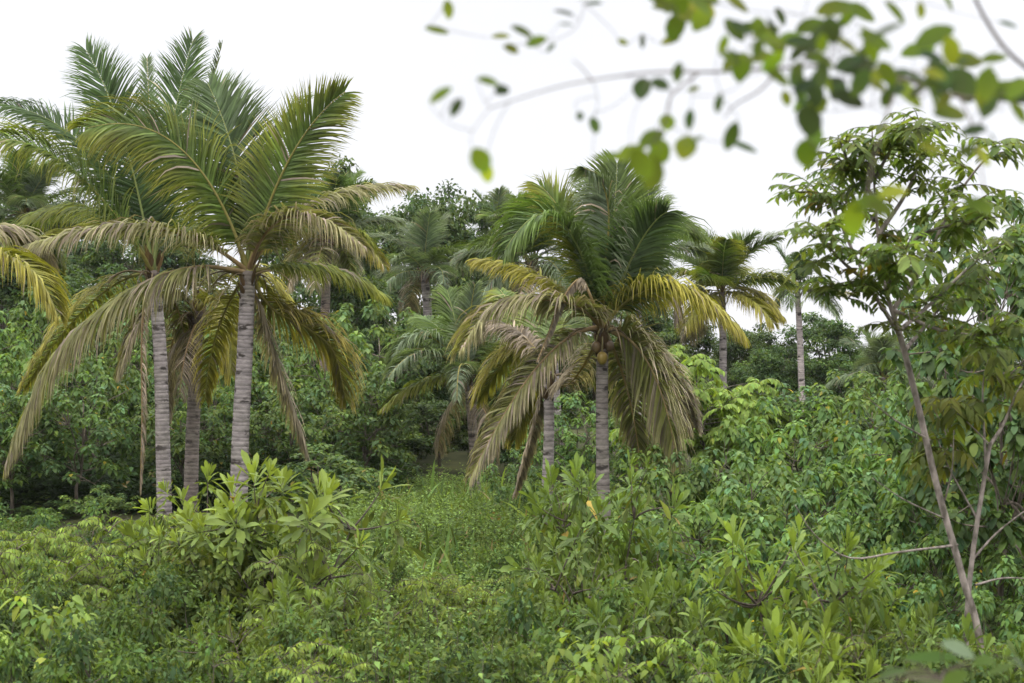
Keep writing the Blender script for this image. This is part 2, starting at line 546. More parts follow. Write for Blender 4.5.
def palm(label, trunk_px, d, r0=0.15, seed=1, px_fronds=(), rnd=None, nuts=(), trunk_col=(0.245, 0.215, 0.208), dead=0, group='coconut palms'):
    """trunk_px: pixels from the foot to the crown, at depth d; px_fronds: (mid px, tip px, depth mid, depth tip, style, options)."""
    rng = np.random.default_rng(seed)
    tp = [PX(x, y, d) for x, y in trunk_px]
    foot = tp[0].copy(); foot[2] = gzf(foot[0], foot[1]) - 0.05
    tp[0] = foot
    root = thing('coconut_palm', label, 'palm tree', foot, group)
    top = tp[-1] - foot
    path = poly([p - foot for p in tp], 40)
    # trunk with leaf-scar rings
    seg = np.concatenate([[0], np.cumsum(np.linalg.norm(np.diff(path, axis=0), axis=1))]); H = seg[-1]
    nr = int(H / 0.064)
    zr = np.cumsum(np.concatenate([[0], rng.uniform(0.7, 1.35, nr)])); zr = zr / zr[-1] * H
    zs, rs, cs = [], [], []
    tcx = np.array(trunk_col)
    for k in range(nr):
        z0 = zr[k]; z1 = zr[k + 1]
        f = k / nr
        r = r0 * (1.0 + 0.55 * max(0, 1 - f * 9) ** 2) * (1 - 0.22 * f)
        j = rng.normal(0, 0.007)
        b = math.exp(rng.normal(0, 0.06))
        dark = tcx * (0.22 + 0.4 * rng.random())
        zs += [z0, z0 + (z1 - z0) * 0.3, z1 - 0.001]
        rs += [r * (0.972 + j), r * (1.008 + j), r * (0.998 + j)]
        br = min(1.0, max(0.0, (f - 0.84) / 0.12)) * 0.75      # blends to darker brown near the trunk top
        mixb = lambda c: np.asarray(c) * (1 - br) + np.array([0.085, 0.062, 0.048]) * br
        cs += [mixb(dark), mixb(tcx * b * 1.08), mixb(tcx * b * 0.9)]
    zs = np.array(zs)
    pp = np.stack([np.interp(zs, seg, path[:, k]) for k in range(3)], -1)
    a = Acc(); tube(a, pp, np.array(rs), np.array(cs), sides=14)
    link('trunk', a.mesh('trunk', M_PALM, smooth=True), root)
    # fibrous leaf sheaths round the crown base
    a = Acc()
    for k in range(16):
        az = rng.uniform(0, 6.28); z = rng.uniform(-0.42, 0.12)
        o = top + np.array([math.cos(az), math.sin(az), 0]) * r0 * 0.75 + np.array([0, 0, z])
        dr = unit(np.array([math.cos(az) * 0.35, math.sin(az) * 0.35, 0.9]))
        leaves(a, [o], [dr], [[math.cos(az), math.sin(az), 0]], rng.uniform(0.18, 0.36), rng.uniform(0.03, 0.055),
               np.array([0.12, 0.075, 0.045]) * rng.uniform(0.5, 1.4), 'lance', curl=0.0, fold=-0.35)
    for k in range(7):   # spent flower stalks hanging
        az = rng.uniform(0, 6.28)
        p = arc(top + np.array([0, 0, -0.1]), math.degrees(az), 30, rng.uniform(0.5, 0.95), 120, 9)
        tube(a, p, np.linspace(0.018, 0.006, 9), np.array([0.20, 0.15, 0.09]) * rng.uniform(0.6, 1.3), sides=4)
    link('leaf_sheath', a.mesh('leaf_sheath', M_FROND), root)

    def add(pts, S, style, **k):
        a = Acc()
        frond(a, rng, pts, S, style=style, **k)
        o = link('frond', a.mesh('frond', M_FROND), root)
        if style == 'd':
            o['label'] = 'dry brown hanging frond'
        elif style in ('y', 'yd'):
            o['label'] = 'yellowing ageing frond'
    for it in px_fronds:
        mid, tipp, dm, dt, style = it[:5]
        opt = dict(it[5]) if len(it) > 5 else {}
        p0 = top + np.array([0, 0, opt.pop('dz', 0.0)])
        m = PX(mid[0], mid[1], d + dm) - foot; tpv = PX(tipp[0], tipp[1], d + dt) - foot
        pts = bez(p0, m, tpv)
        via = opt.pop('via', None)
        if via is not None:
            pts = poly([p0] + [PX(x, y, d + dm) - foot for x, y in via] + [tpv], 26)
        h = tpv - p0; h[2] = 0
        if 'face' in opt:
            a0 = math.radians(opt.pop('face')); h = np.array([math.cos(a0), math.sin(a0), 0])
        h = unit(h)
        S = np.array([h[1], -h[0], 0])
        add(pts, S, style, **opt)
    if rnd:
        n, L = rnd['n'], rnd['L']
        for k in range(n):
            f = (k + 0.5) / n
            az = k * 137.5 + rng.normal(0, 12) + rnd.get('az', 0)
            if 'skip' in rnd and any(lo < (az % 360) < hi for lo, hi in rnd['skip']):
                continue
            el = np.interp(f, [0, 0.3, 0.6, 1], [84, 58, 22, -28]) + rng.normal(0, 6)
            bend = np.interp(f, [0, 0.3, 1], [18, 52, 62]) * math.exp(rng.normal(0, 0.2))
            st = rnd.get('pal', ['dg', 'g', 'g', 'gy', 'y', 'yd'])
            style = st[min(len(st) - 1, int(f * len(st)))]
            if f > 0.93 and rnd.get('dry', True):
                style = 'd'
            l = L * np.interp(f, [0, 0.2, 1], [0.72, 1, 0.95]) * math.exp(rng.normal(0, 0.07))
            pts = arc(top + np.array([0, 0, 0.03]), az, el, l, bend, side=rng.normal(0, 14))
            aa = math.radians(az)
            add(pts, np.array([math.sin(aa), -math.cos(aa), 0]), style, leaf=rnd.get('leaf', 0.19 * L), v0=np.interp(f, [0, 0.5, 1], [30, 12, -8]),
                droop=np.interp(f, [0, 0.4, 1], [0.14, 0.42, 0.8]), n=rnd.get('leaflets', 70), thick=0.007 * L, wid=rnd.get('wid', 0.004 * L),
                roll=rng.normal(0, 22), miss=0.04 if f < 0.6 else 0.1)
    for k in range(dead):   # dead fronds hanging against the trunk
        az = rng.uniform(0, 360)
        pts = arc(top + np.array([0, 0, -0.15]), az, -35, rng.uniform(1.4, 2.0), 50)
        aa = math.radians(az)
        add(pts, np.array([math.sin(aa), -math.cos(aa), 0]), 'd', leaf=0.5, v0=-30, droop=1.5, n=46, thick=0.022, wid=0.011, miss=0.15)
    for (nx, ny, dd, r, colr) in nuts:
        c = PX(nx, ny, d + dd) - foot
        a = Acc()
        th = np.linspace(0, math.pi, 12); ph = np.arange(16) / 16 * 2 * math.pi
        R = r * np.sin(th) * (1 + 0.06 * np.cos(th))
        v = np.stack([R[:, None] * np.cos(ph) * (1 + 0.05 * np.cos(3 * ph)), R[:, None] * np.sin(ph) * (1 + 0.05 * np.cos(3 * ph)),
                      np.repeat((1.22 * r * np.cos(th))[:, None], 16, 1)], -1).reshape(-1, 3) + c
        i = np.arange(11)[:, None] * 16; j = np.arange(16)[None]; kk = (j + 1) % 16
        q = np.stack([i + j, i + 16 + j, i + 16 + kk, i + kk], -1).reshape(-1, 4)
        cc = np.tile(np.array(colr), (len(v), 1)); cc[:32] *= 0.45
        a.add(v, cc, q=q)
        stalk = bez(c + np.array([0, 0, 1.15 * r]), 0.5 * (c + top) + np.array([0, -0.05, 0.1]), top, 8)
        tube(a, stalk, 0.012, (0.2, 0.17, 0.07), sides=5)
        link('coconut', a.mesh('coconut', M_NUT, smooth=True), root)
    return root


# --- the pale pair and the darker trunk at the clearing's edge
palm('coconut palm with bright upright fan frond and one long brown frond sweeping outward', [(238, 560), (240, 450), (245, 350), (248, 272)], 22.0, r0=0.13, seed=11, px_fronds=[
    ((239, 175), (208, 84), 0.15, 0.9, 'dg', dict(face=90, leaf=0.86, v0=10, droop=0.08, n=105, wid=0.018)),
    ((182, 150), (88, 128), -0.5, -0.9, 'gy', dict(leaf=0.92, droop=0.42, v0=0, n=115, tilt=58, wid=0.018, thick=0.036)),
    ((289, 160), (345, 92), -0.3, -0.6, 'gy', dict(leaf=0.7, droop=0.14, v0=5, n=100, tilt=70, thick=0.036)),
    ((268, 165), (305, 105), 0.8, 1.6, 'g', dict(leaf=0.7, droop=0.25, n=90, tilt=50)),
    ((312, 206), (408, 187), 0.5, 0.9, 'yd', dict(leaf=0.6, droop=0.7, n=90)),
    ((290, 216), (364, 246), -0.7, -1.4, 'yd', dict(leaf=0.62, droop=1.1, n=85)),
    ((322, 270), (384, 297), 0.2, 0.4, 'gy', dict(leaf=0.55, droop=0.9, n=80)),
    ((300, 322), (346, 400), 0.2, 0.5, 'y', dict(leaf=0.7, droop=0.7, n=95, tilt=20, via=[(272, 308), (308, 328), (334, 352)])),
    ((281, 372), (306, 450), 0.6, 0.9, 'd', dict(leaf=0.55, droop=0.5, v0=-5, n=85, face=200, miss=0.1)),
    ((150, 228), (16, 250), -0.8, -1.5, 'yd', dict(leaf=0.66, droop=0.85, n=100, roll=10)),
    ((118, 288), (6, 462), -0.5, -0.8, 'yd', dict(leaf=0.84, droop=0.9, v0=-8, n=115, miss=0.06, via=[(195, 267), (135, 287), (66, 340), (28, 405)])),
    ((252, 215), (262, 150), 0.0, -0.2, 'pg', dict(leaf=0.25, droop=0.1, n=30, v0=40, thick=0.055, t0=0.4)),
    ((218, 330), (205, 400), 0.8, 1.2, 'y', dict(leaf=0.5, droop=0.9, n=60)),
], rnd=None, nuts=[])

palm('coconut palm with a pale grey ringed trunk, on the far side of the mottled trunk', [(165, 575), (163, 450), (160, 350), (153, 272)], 24.5, r0=0.12, seed=12, px_fronds=[
    ((124, 140), (86, 50), 0.2, 0.5, 'dg', dict(leaf=0.8, droop=0.14, v0=15, n=95, tilt=50)),
    ((172, 130), (193, 40), 0.5, 0.9, 'dg', dict(face=80, leaf=0.75, droop=0.12, n=90)),
    ((150, 140), (147, 58), 1.0, 1.6, 'pg', dict(leaf=0.4, droop=0.1, n=60, v0=35)),
    ((90, 152), (-4, 103), 0.3, 0.5, 'dg', dict(leaf=0.75, droop=0.5, n=100, tilt=30)),
    ((70, 168), (-14, 140), -1.0, -1.8, 'gy', dict(leaf=0.9, droop=0.75, n=110, tilt=40)),
    ((95, 212), (10, 235), 0.9, 1.6, 'gy', dict(leaf=0.7, droop=0.8, n=85)),
    ((92, 302), (24, 388), 0.9, 1.5, 'y', dict(leaf=0.6, droop=0.8, n=80)),
    ((195, 230), (262, 232), 1.0, 2.0, 'gy', dict(leaf=0.7, droop=0.7, n=80)),
    ((141, 390), (140, 492), -0.05, -0.05, 'd', dict(leaf=0.3, droop=1.8, v0=-30, n=50, miss=0.3, wid=0.01, via=[(146, 290), (142, 340), (142, 420)])),
    ((178, 310), (190, 380), 0.9, 1.4, 'yd', dict(leaf=0.5, droop=0.9, n=60)),
])

palm('coconut palm with the darkest mottled trunk, standing between two paler palm trunks', [(190, 560), (192, 450), (195, 380), (197, 312)], 25.5, r0=0.12, seed=13, trunk_col=(0.17, 0.14, 0.125), px_fronds=[
    ((196, 190), (222, 42), 0.2, 0.4, 'pg', dict(leaf=0.25, droop=0.15, n=70, v0=50)),
    ((222, 305), (232, 375), -0.4, -0.6, 'y', dict(leaf=0.6, droop=0.9, n=70)),
    ((160, 300), (120, 372), -0.3, -0.5, 'yd', dict(leaf=0.6, droop=0.9, n=80)),
    ((240, 270), (290, 315), 0.5, 1.0, 'y', dict(leaf=0.65, droop=0.8, n=80)),
    ((172, 345), (168, 420), 0.5, 0.7, 'd', dict(leaf=0.4, droop=1.2, n=60, miss=0.15)),
], dead=2)

palm('coconut palm at the picture edge, only its drooping yellow fronds reaching in', [(-75, 600), (-72, 420), (-66, 275)], 20.0, r0=0.15, seed=14, px_fronds=[
    ((8, 256), (57, 314), -0.3, -0.6, 'y', dict(leaf=0.62, droop=0.85, n=95)),
    ((-10, 232), (48, 262), 0.5, 1.0, 'yd', dict(leaf=0.6, droop=0.9, n=80)),
], rnd=dict(n=8, L=2.0, skip=[(0, 60), (300, 360)], dry=False))

# --- the big palm in the middle of the picture and its neighbour
palm('big coconut palm in the middle carrying one ripe yellow coconut under a full crown', [(606, 600), (603, 480), (602, 400), (603, 328)], 20.0, r0=0.092, seed=21, trunk_col=(0.22, 0.19, 0.175), px_fronds=[
    ((606, 225), (584, 168), -0.1, -0.8, 'pg', dict(leaf=0.5, droop=0.6, v0=-30, n=80, roll=40, via=[(604, 285), (609, 215), (600, 178)])),
    ((613, 230), (617, 163), 0.3, 0.6, 'g', dict(face=75, leaf=0.72, droop=0.12, n=95)),
    ((560, 220), (505, 250), -0.5, -0.9, 'g', dict(leaf=0.66, droop=0.55, n=95, tilt=25, thick=0.036)),
    ((573, 235), (540, 186), 0.3, 0.5, 'gy', dict(leaf=0.68, droop=0.35, n=90, roll=30)),
    ((540, 280), (476, 261), 0.3, 0.5, 'y', dict(leaf=0.5, droop=0.8, n=80)),
    ((637, 248), (667, 212), -0.3, -0.6, 'dg', dict(leaf=0.62, droop=0.4, n=95, tilt=35, thick=0.036)),
    ((645, 235), (700, 238), 0.7, 1.3, 'g', dict(leaf=0.6, droop=0.7, n=85)),
    ((664, 288), (741, 335), -0.4, -0.8, 'y', dict(leaf=0.6, droop=0.9, n=105, tilt=15)),
    ((648, 362), (676, 456), -0.45, -0.7, 'yd', dict(leaf=0.72, droop=0.45, v0=0, n=115, tilt=60)),
    ((655, 365), (694, 428), 0.3, 0.5, 'd', dict(leaf=0.45, droop=0.7, n=95, miss=0.08, tilt=40)),
    ((575, 285), (537, 362), -0.7, -1.0, 'd', dict(leaf=0.11, droop=1.9, v0=-60, n=70, wid=0.016, t0=0.4, via=[(592, 300), (580, 279), (562, 300), (548, 335)])),
    ((540, 298), (460, 350), -0.7, -1.2, 'yd', dict(leaf=0.62, droop=1.0, n=95, via=[(575, 305), (530, 300), (488, 312)])),
    ((542, 362), (471, 476), -0.4, -0.6, 'yd', dict(leaf=0.45, droop=0.8, n=115, miss=0.06, tilt=20)),
    ((575, 378), (556, 385), 0.9, 1.7, 'd', dict(leaf=0.4, droop=1.0, n=60)),
    ((626, 385), (640, 462), 0.5, 0.8, 'yd', dict(leaf=0.5, droop=0.8, n=80)),
], nuts=[(602, 358, -0.13, 0.068, (0.27, 0.20, 0.05)), (596, 347, -0.1, 0.06, (0.15, 0.10, 0.05)), (609, 346, -0.05, 0.06, (0.13, 0.09, 0.05))])

palm('coconut palm with thin grey trunk and ragged yellow fronds, tucked beneath the big middle palm', [(547, 590), (547, 500), (549, 430), (548, 372)], 21.5, r0=0.085, seed=22, px_fronds=[
    ((512, 330), (468, 338), 0.3, 0.6, 'd', dict(leaf=0.5, droop=0.9, n=80)),
    ((520, 350), (478, 400), 0.4, 0.8, 'y', dict(leaf=0.5, droop=0.8, n=70)),
    ((532, 430), (514, 496), 0.2, 0.4, 'd', dict(leaf=0.22, droop=1.4, n=60, v0=-30)),
    ((575, 350), (600, 385), 0.5, 1.0, 'gy', dict(leaf=0.45, droop=0.8, n=65)),
    ((540, 330), (530, 300), 0.7, 1.4, 'gy', dict(leaf=0.5, droop=0.5, n=70)),
    ((560, 330), (575, 305), 0.7, 1.4, 'g', dict(leaf=0.5, droop=0.5, n=70)),
    ((530, 390), (515, 440), 0.3, 0.5, 'y', dict(leaf=0.45, droop=0.8, n=60)),
    ((520, 320), (500, 290), 1.0, 2.0, 'gy', dict(leaf=0.5, droop=0.5, n=70)),
])

# --- palms further back
palm('short shaggy coconut palm hung with grey dead leaves, far end of clearing', [(476, 515), (474, 450), (468, 375)], 29.0, r0=0.10, seed=31, trunk_col=(0.2, 0.165, 0.145), px_fronds=[
    ((424, 335), (391, 364), -0.3, -0.6, 'pg', dict(leaf=0.6, droop=0.8, n=75)),
    ((425, 352), (388, 378), -0.8, -1.6, 'pg', dict(leaf=0.5, droop=0.8, n=75)),
    ((422, 384), (383, 408), -0.2, -0.4, 'gy', dict(leaf=0.5, droop=0.8, n=75)),
    ((460, 366), (457, 400), -1.0, -1.6, 'pg', dict(leaf=0.4, droop=0.8, n=60)),
    ((490, 372), (510, 385), -0.3, -0.6, 'g', dict(leaf=0.5, droop=0.6, n=65)),
    ((455, 320), (447, 290), 0.4, 0.8, 'g', dict(leaf=0.55, droop=0.3, n=75)),
    ((480, 322), (500, 300), 0.4, 0.8, 'g', dict(leaf=0.55, droop=0.4, n=75)),
    ((470, 320), (475, 285), -0.2, -0.4, 'pg', dict(leaf=0.4, droop=0.2, n=60)),
    ((440, 330), (418, 318), 0.8, 1.6, 'g', dict(leaf=0.55, droop=0.5, n=75)),
    ((495, 345), (525, 350), 0.5, 0.9, 'gy', dict(leaf=0.55, droop=0.6, n=75)),
], dead=2)

PB = ['g', 'pg', 'g', 'pg', 'pg', 'gy']
palm('grey green round crowned coconut palm on the far slope beside the dark bushy tree', [(430, 420), (428, 320), (424, 272)], 42.0, r0=0.14, seed=32, rnd=dict(n=15, L=1.9, pal=['pg', 'pg', 'g', 'pg', 'pg', 'pg'], leaflets=50, wid=0.016, leaf=0.6))
palm('pale coconut palm crown showing behind the big middle palm', [(560, 420), (548, 300), (532, 262)], 34.0, r0=0.12, seed=33, rnd=dict(n=16, L=1.9, pal=PB, leaflets=60, wid=0.016, leaf=0.6))
palm('coconut palm with slim bare trunk standing just past the big middle palm crown', [(640, 440), (638, 330), (645, 262)], 33.0, r0=0.08, seed=34, rnd=dict(n=14, L=1.7, pal=PB, leaflets=60, wid=0.015, leaf=0.55))
palm('orange yellow fronded coconut palm on the skyline above the bright feathery tree', [(722, 430), (723, 350), (722, 292)], 37.0, r0=0.10, seed=35, rnd=dict(n=20, L=1.75, pal=['g', 'g', 'gy', 'gy', 'y', 'y'], leaflets=60, wid=0.017, leaf=0.6, az=40))
palm('small thin crowned coconut palm on a slim tall trunk with open sky around it', [(803, 420), (800, 340), (797, 287)], 45.0, r0=0.10, seed=36, trunk_col=(0.34, 0.29, 0.28), px_fronds=[
    ((818, 290), (850, 293), 0, 0, 'yd', dict(leaf=0.45, droop=0.9, n=45, wid=0.016)),
    ((822, 300), (838, 318), -0.4, -0.8, 'pg', dict(leaf=0.4, droop=0.8, n=40, wid=0.014))],
    rnd=dict(n=10, L=1.45, pal=['dg', 'dg', 'g', 'g', 'pg'], leaflets=48, wid=0.015, leaf=0.5, dry=False))
palm('coconut palm with dusky brown trunk behind the bright upright fan frond', [(322, 420), (325, 320), (328, 240)], 36.0, r0=0.12, seed=37, trunk_col=(0.17, 0.13, 0.11), rnd=dict(n=18, L=1.7, pal=['dg', 'g', 'pg', 'gy', 'y', 'yd'], leaflets=58, wid=0.016, leaf=0.58))
palm('distant coconut palm on the skyline behind the drooping outer fronds', [(22, 380), (20, 280), (24, 214)], 40.0, r0=0.14, seed=38, rnd=dict(n=18, L=1.8, pal=PB, leaflets=58, wid=0.016, leaf=0.6))
palm('stemless young coconut palm on the far rise beside the slender leaning tree', [(884, 420), (884, 395), (883, 378)], 44.0, r0=0.12, seed=39, rnd=dict(n=14, L=1.6, pal=PB, leaflets=50, wid=0.015, leaf=0.55))
palm('far coconut palm peeping over the skyline trees between two palm crowns', [(498, 420), (497, 300), (496, 232)], 58.0, r0=0.14, seed=40, rnd=dict(n=15, L=1.8, pal=PB, leaflets=46, wid=0.02, leaf=0.6))

# ------------------------------------------------------------------ broadleaf trees and bushes (shapes are shared, every plant is its own object)
GREEN = np.array([0.088, 0.148, 0.038]); DARK = np.array([0.040, 0.070, 0.025]); BRIGHT = np.array([0.15, 0.22, 0.045])
BLUISH = np.array([0.082, 0.142, 0.052]); OLIVE = np.array([0.098, 0.142, 0.034]); LIME = np.array([0.215, 0.305, 0.055])


def crown_points(rng, n, R, H0, H1, surf=0.55, lobes=7):
    """Scatter clump centres in an uneven crown: lobes push the outline in and out."""
    ld = rdir(rng, lobes); la = rng.uniform(-0.3, 0.32, lobes)
    d = rdir(rng, n * 2)
    d = d[d[:, 2] > -0.75][:n]
    r = rng.random(len(d)) ** (1 / 3.0) * (1 - surf) + surf * np.sqrt(rng.random(len(d)))
    k = 1 + (np.exp(-3.0 * (1 - d @ ld.T)) * la[None]).sum(1)
    r = r * np.clip(k, 0.6, 1.4)
    zc, hz = (H0 + H1) / 2, (H1 - H0) / 2
    p = np.stack([d[:, 0] * R * r, d[:, 1] * R * r, zc + d[:, 2] * hz * r], -1)
    p[:, :2] *= R / np.percentile(np.abs(p[:, :2]), 97)
    up = p[:, 2] > zc
    p[up, 2] = zc + (p[up, 2] - zc) * (H1 - zc) / (p[:, 2].max() - zc)
    return p


def limbs(acc, rng, tips, H, trunk_r, fork, nlimb=7, col=(0.1, 0.08, 0.06), lean=0.15, stems=1, twig=0.012):
    """A trunk (or several stems), main limbs and a twig to each clump."""
    zt = fork * H
    n = len(tips)
    sel = [int(rng.integers(n))]
    for _ in range(nlimb - 1):
        dd = np.min(np.linalg.norm(tips[:, None] - tips[sel][None], axis=-1), axis=1)
        sel.append(int(np.argmax(dd)))
    heads = tips[sel] * 0.72 + np.array([0, 0, zt]) * 0.28
    if stems == 1:
        topz = tips[:, 2].max() * 0.8
        tp = poly([[0, 0, -0.1], [rng.normal(0, lean) * 0.5, rng.normal(0, lean) * 0.5, zt * 0.6],
                   [rng.normal(0, lean), rng.normal(0, lean), zt], [rng.normal(0, lean), rng.normal(0, lean), topz]], 20)
        tube(acc, tp, np.linspace(trunk_r, trunk_r * 0.25, len(tp)), col, sides=8)
        roots = [tp[int(len(tp) * rng.uniform(0.45, 0.85))] for _ in heads]
    else:
        b = [np.array([rng.normal(0, 0.06 * H), rng.normal(0, 0.06 * H), -0.08]) for _ in range(stems)]
        roots = [b[k % stems] for k in range(len(heads))]
    nodes = []
    for h, r in zip(heads, roots):
        mid = 0.5 * (h + r) + np.array([0, 0, 0.05 * H if stems == 1 else 0.1 * H]) + rng.normal(0, 0.03 * H, 3)
        p = bez(r, mid, h, 10)
        tube(acc, p, np.linspace(trunk_r * (0.45 if stems == 1 else 0.8), trunk_r * 0.16, len(p)), col, sides=6)
        nodes.append(p[4:])
    nodes = np.vstack(nodes)
    for t in tips:
        dist = np.linalg.norm(nodes - t, axis=1) + 0.8 * np.maximum(0, nodes[:, 2] - t[2])
        k = int(np.argmin(dist)); a = nodes[k]
        m = 0.5 * (a + t) + rng.normal(0, 0.06 * np.linalg.norm(t - a) + 1e-4, 3)
        p = bez(a, m, t, 6)
        tube(acc, p, np.linspace(twig, twig * 0.35, 6), col, sides=4, cap=False)
    return nodes


def clump_scatter(acc, rng, c, n, rc, L, W, base, shape='dia', flat=0.7, curl=0.15, dl=None, amount=0.2, dn=-0.25):
    """n leaves spread through a clump round c, facing up and outwards."""
    g = rng.normal(0, 1, (n, 3)); g = g / np.maximum(np.linalg.norm(g, axis=1, keepdims=True), 1e-6) * (rng.random((n, 1)) ** 0.5)
    p = c + g * rc * np.array([1, 1, flat])
    d = unit(g * np.array([1, 1, 0.3]) + rng.normal(0, 0.45, (n, 3)) + np.array([0, 0, dn]))
    nn = unit(np.array([0, 0, 1.0]) + 0.45 * g + rng.normal(0, 0.35, (n, 3)))
    ll = L * np.exp(rng.normal(0, 0.22, n))
    leaves(acc, p, d, nn, ll, ll * W, vary(rng, base, n, amount), shape, curl=curl)


def clump_umbrella(acc, rng, c, n, L, W, base, shape='heart', old=None, stalk=1.0):
    """Stalked leaves hanging round a shoot tip like a small umbrella."""
    f = (np.arange(n) + 0.5) / n
    az = np.arange(n) * 2.39996 + rng.normal(0, 0.3, n)
    el = np.radians(np.interp(f, [0, 0.4, 1], [78, 38, -18]) + rng.normal(0, 8, n))
    pl = L * rng.uniform(0.5, 1.0, n) * stalk
    u = np.stack([np.cos(az) * np.cos(el), np.sin(az) * np.cos(el), np.sin(el)], -1)
    o = c + u * pl[:, None]
    dn = np.interp(f, [0, 0.5, 1], [0.05, 0.42, 0.95]) + rng.normal(0, 0.15, n)
    d = unit(np.stack([np.cos(az), np.sin(az), -dn], -1) + rng.normal(0, 0.16, (n, 3)))
    nn = unit(np.stack([np.cos(az) * 0.5, np.sin(az) * 0.5, np.ones(n)], -1) + rng.normal(0, 0.15, (n, 3)))
    ll = L * np.exp(rng.normal(0, 0.18, n))
    col = vary(rng, base, n, 0.15)
    if old is not None:
        k = rng.random(n) < 0.006
        col[k] = vary(rng, old, int(k.sum()), 0.2)
    leaves(acc, o, d, nn, ll, ll * W, col, shape, curl=0.28, fold=0.18)


def clump_rosette(acc, rng, c, axis, n, L, W, young, oldc, shape='obov'):
    """Leaves packed round a shoot tip: young ones upright and pale, old ones spreading and drooping."""
    axis = unit(np.asarray(axis, float))
    A = unit(np.cross(axis, [0.3, 0.9, 0.1])); B = np.cross(axis, A)
    k = np.arange(n); f = (k + 0.5) / n
    az = k * 2.39996 + rng.normal(0, 0.25, n)
    el = np.radians(np.interp(f, [0, 0.35, 1], [80, 48, -22]) + rng.normal(0, 9, n))
    u = (A[None] * np.cos(az)[:, None] + B[None] * np.sin(az)[:, None])
    d = u * np.cos(el)[:, None] + axis[None] * np.sin(el)[:, None]
    nn = axis[None] * np.cos(el)[:, None] - u * np.sin(el)[:, None]
    o = c - axis[None] * (f * L * 0.55)[:, None] + d * 0.012
    ll = L * np.interp(f, [0, 0.25, 1], [0.55, 1.0, 0.95]) * np.exp(rng.normal(0, 0.13, n))
    y, od = np.asarray(young), np.asarray(oldc)
    g = (f[:, None]) ** 0.8
    col = (y * (1 - g) + od * g) * np.exp(rng.normal(0, 0.13, (n, 1)))
    br = rng.random(n) < 0.018 * (f > 0.6)
    col[br] = np.array([0.26, 0.20, 0.04]) * np.exp(rng.normal(0, 0.2, (int(br.sum()), 1)))
    leaves(acc, o, d, nn, ll, ll * W, col, shape, curl=np.interp(f, [0, 1], [0.05, 0.32]), fold=0.3)


def pinnate(acc, rng, o, d, L, npair, l, w, base, wood=None, droop=0.5, shape='lance', hang=0.45):
    """One feather-like compound leaf."""
    s = np.linspace(0, 1, 9)
    p = [np.asarray(o, float)]; dd = unit(np.asarray(d, float))
    for k in range(8):
        p.append(p[-1] + dd * L / 8)
        dd = unit(dd + np.array([0, 0, -droop / 8 * (1 + k * 0.25)]))
    p = np.array(p)
    tube(wood if wood is not None else acc, p, np.linspace(0.004, 0.0015, 9), (0.12, 0.13, 0.04), sides=3, cap=False)
    t = np.linspace(0.18, 1, npair)
    P = np.stack([np.interp(t, s, p[:, k]) for k in range(3)], -1)
    T = unit(np.stack([np.interp(t, s, np.gradient(p[:, k])) for k in range(3)], -1))
    S = unit(np.cross(T, [0, 0, 1.0])); N = np.cross(S, T)
    for sd in (-1, 1):
        dl = unit(T * 0.6 + sd * S * 0.8 + np.array([0, 0, -hang]) + rng.normal(0, 0.14, (npair, 3)))
        ll = l * np.interp(t, [0.1, 0.5, 1], [0.7, 1, 0.75]) * np.exp(rng.normal(0, 0.1, npair))
        leaves(acc, P, dl, N + rng.normal(0, 0.15, (npair, 3)), ll, ll * w, vary(rng, base, npair, 0.13, 0.08), shape, curl=0.35, fold=0.25)


def axis_of(rng, t, centre):
    a = unit(t - centre) * np.array([1, 1, 0.6]) + np.array([0, 0, 0.75]) + rng.normal(0, 0.15, 3)
    return unit(a)


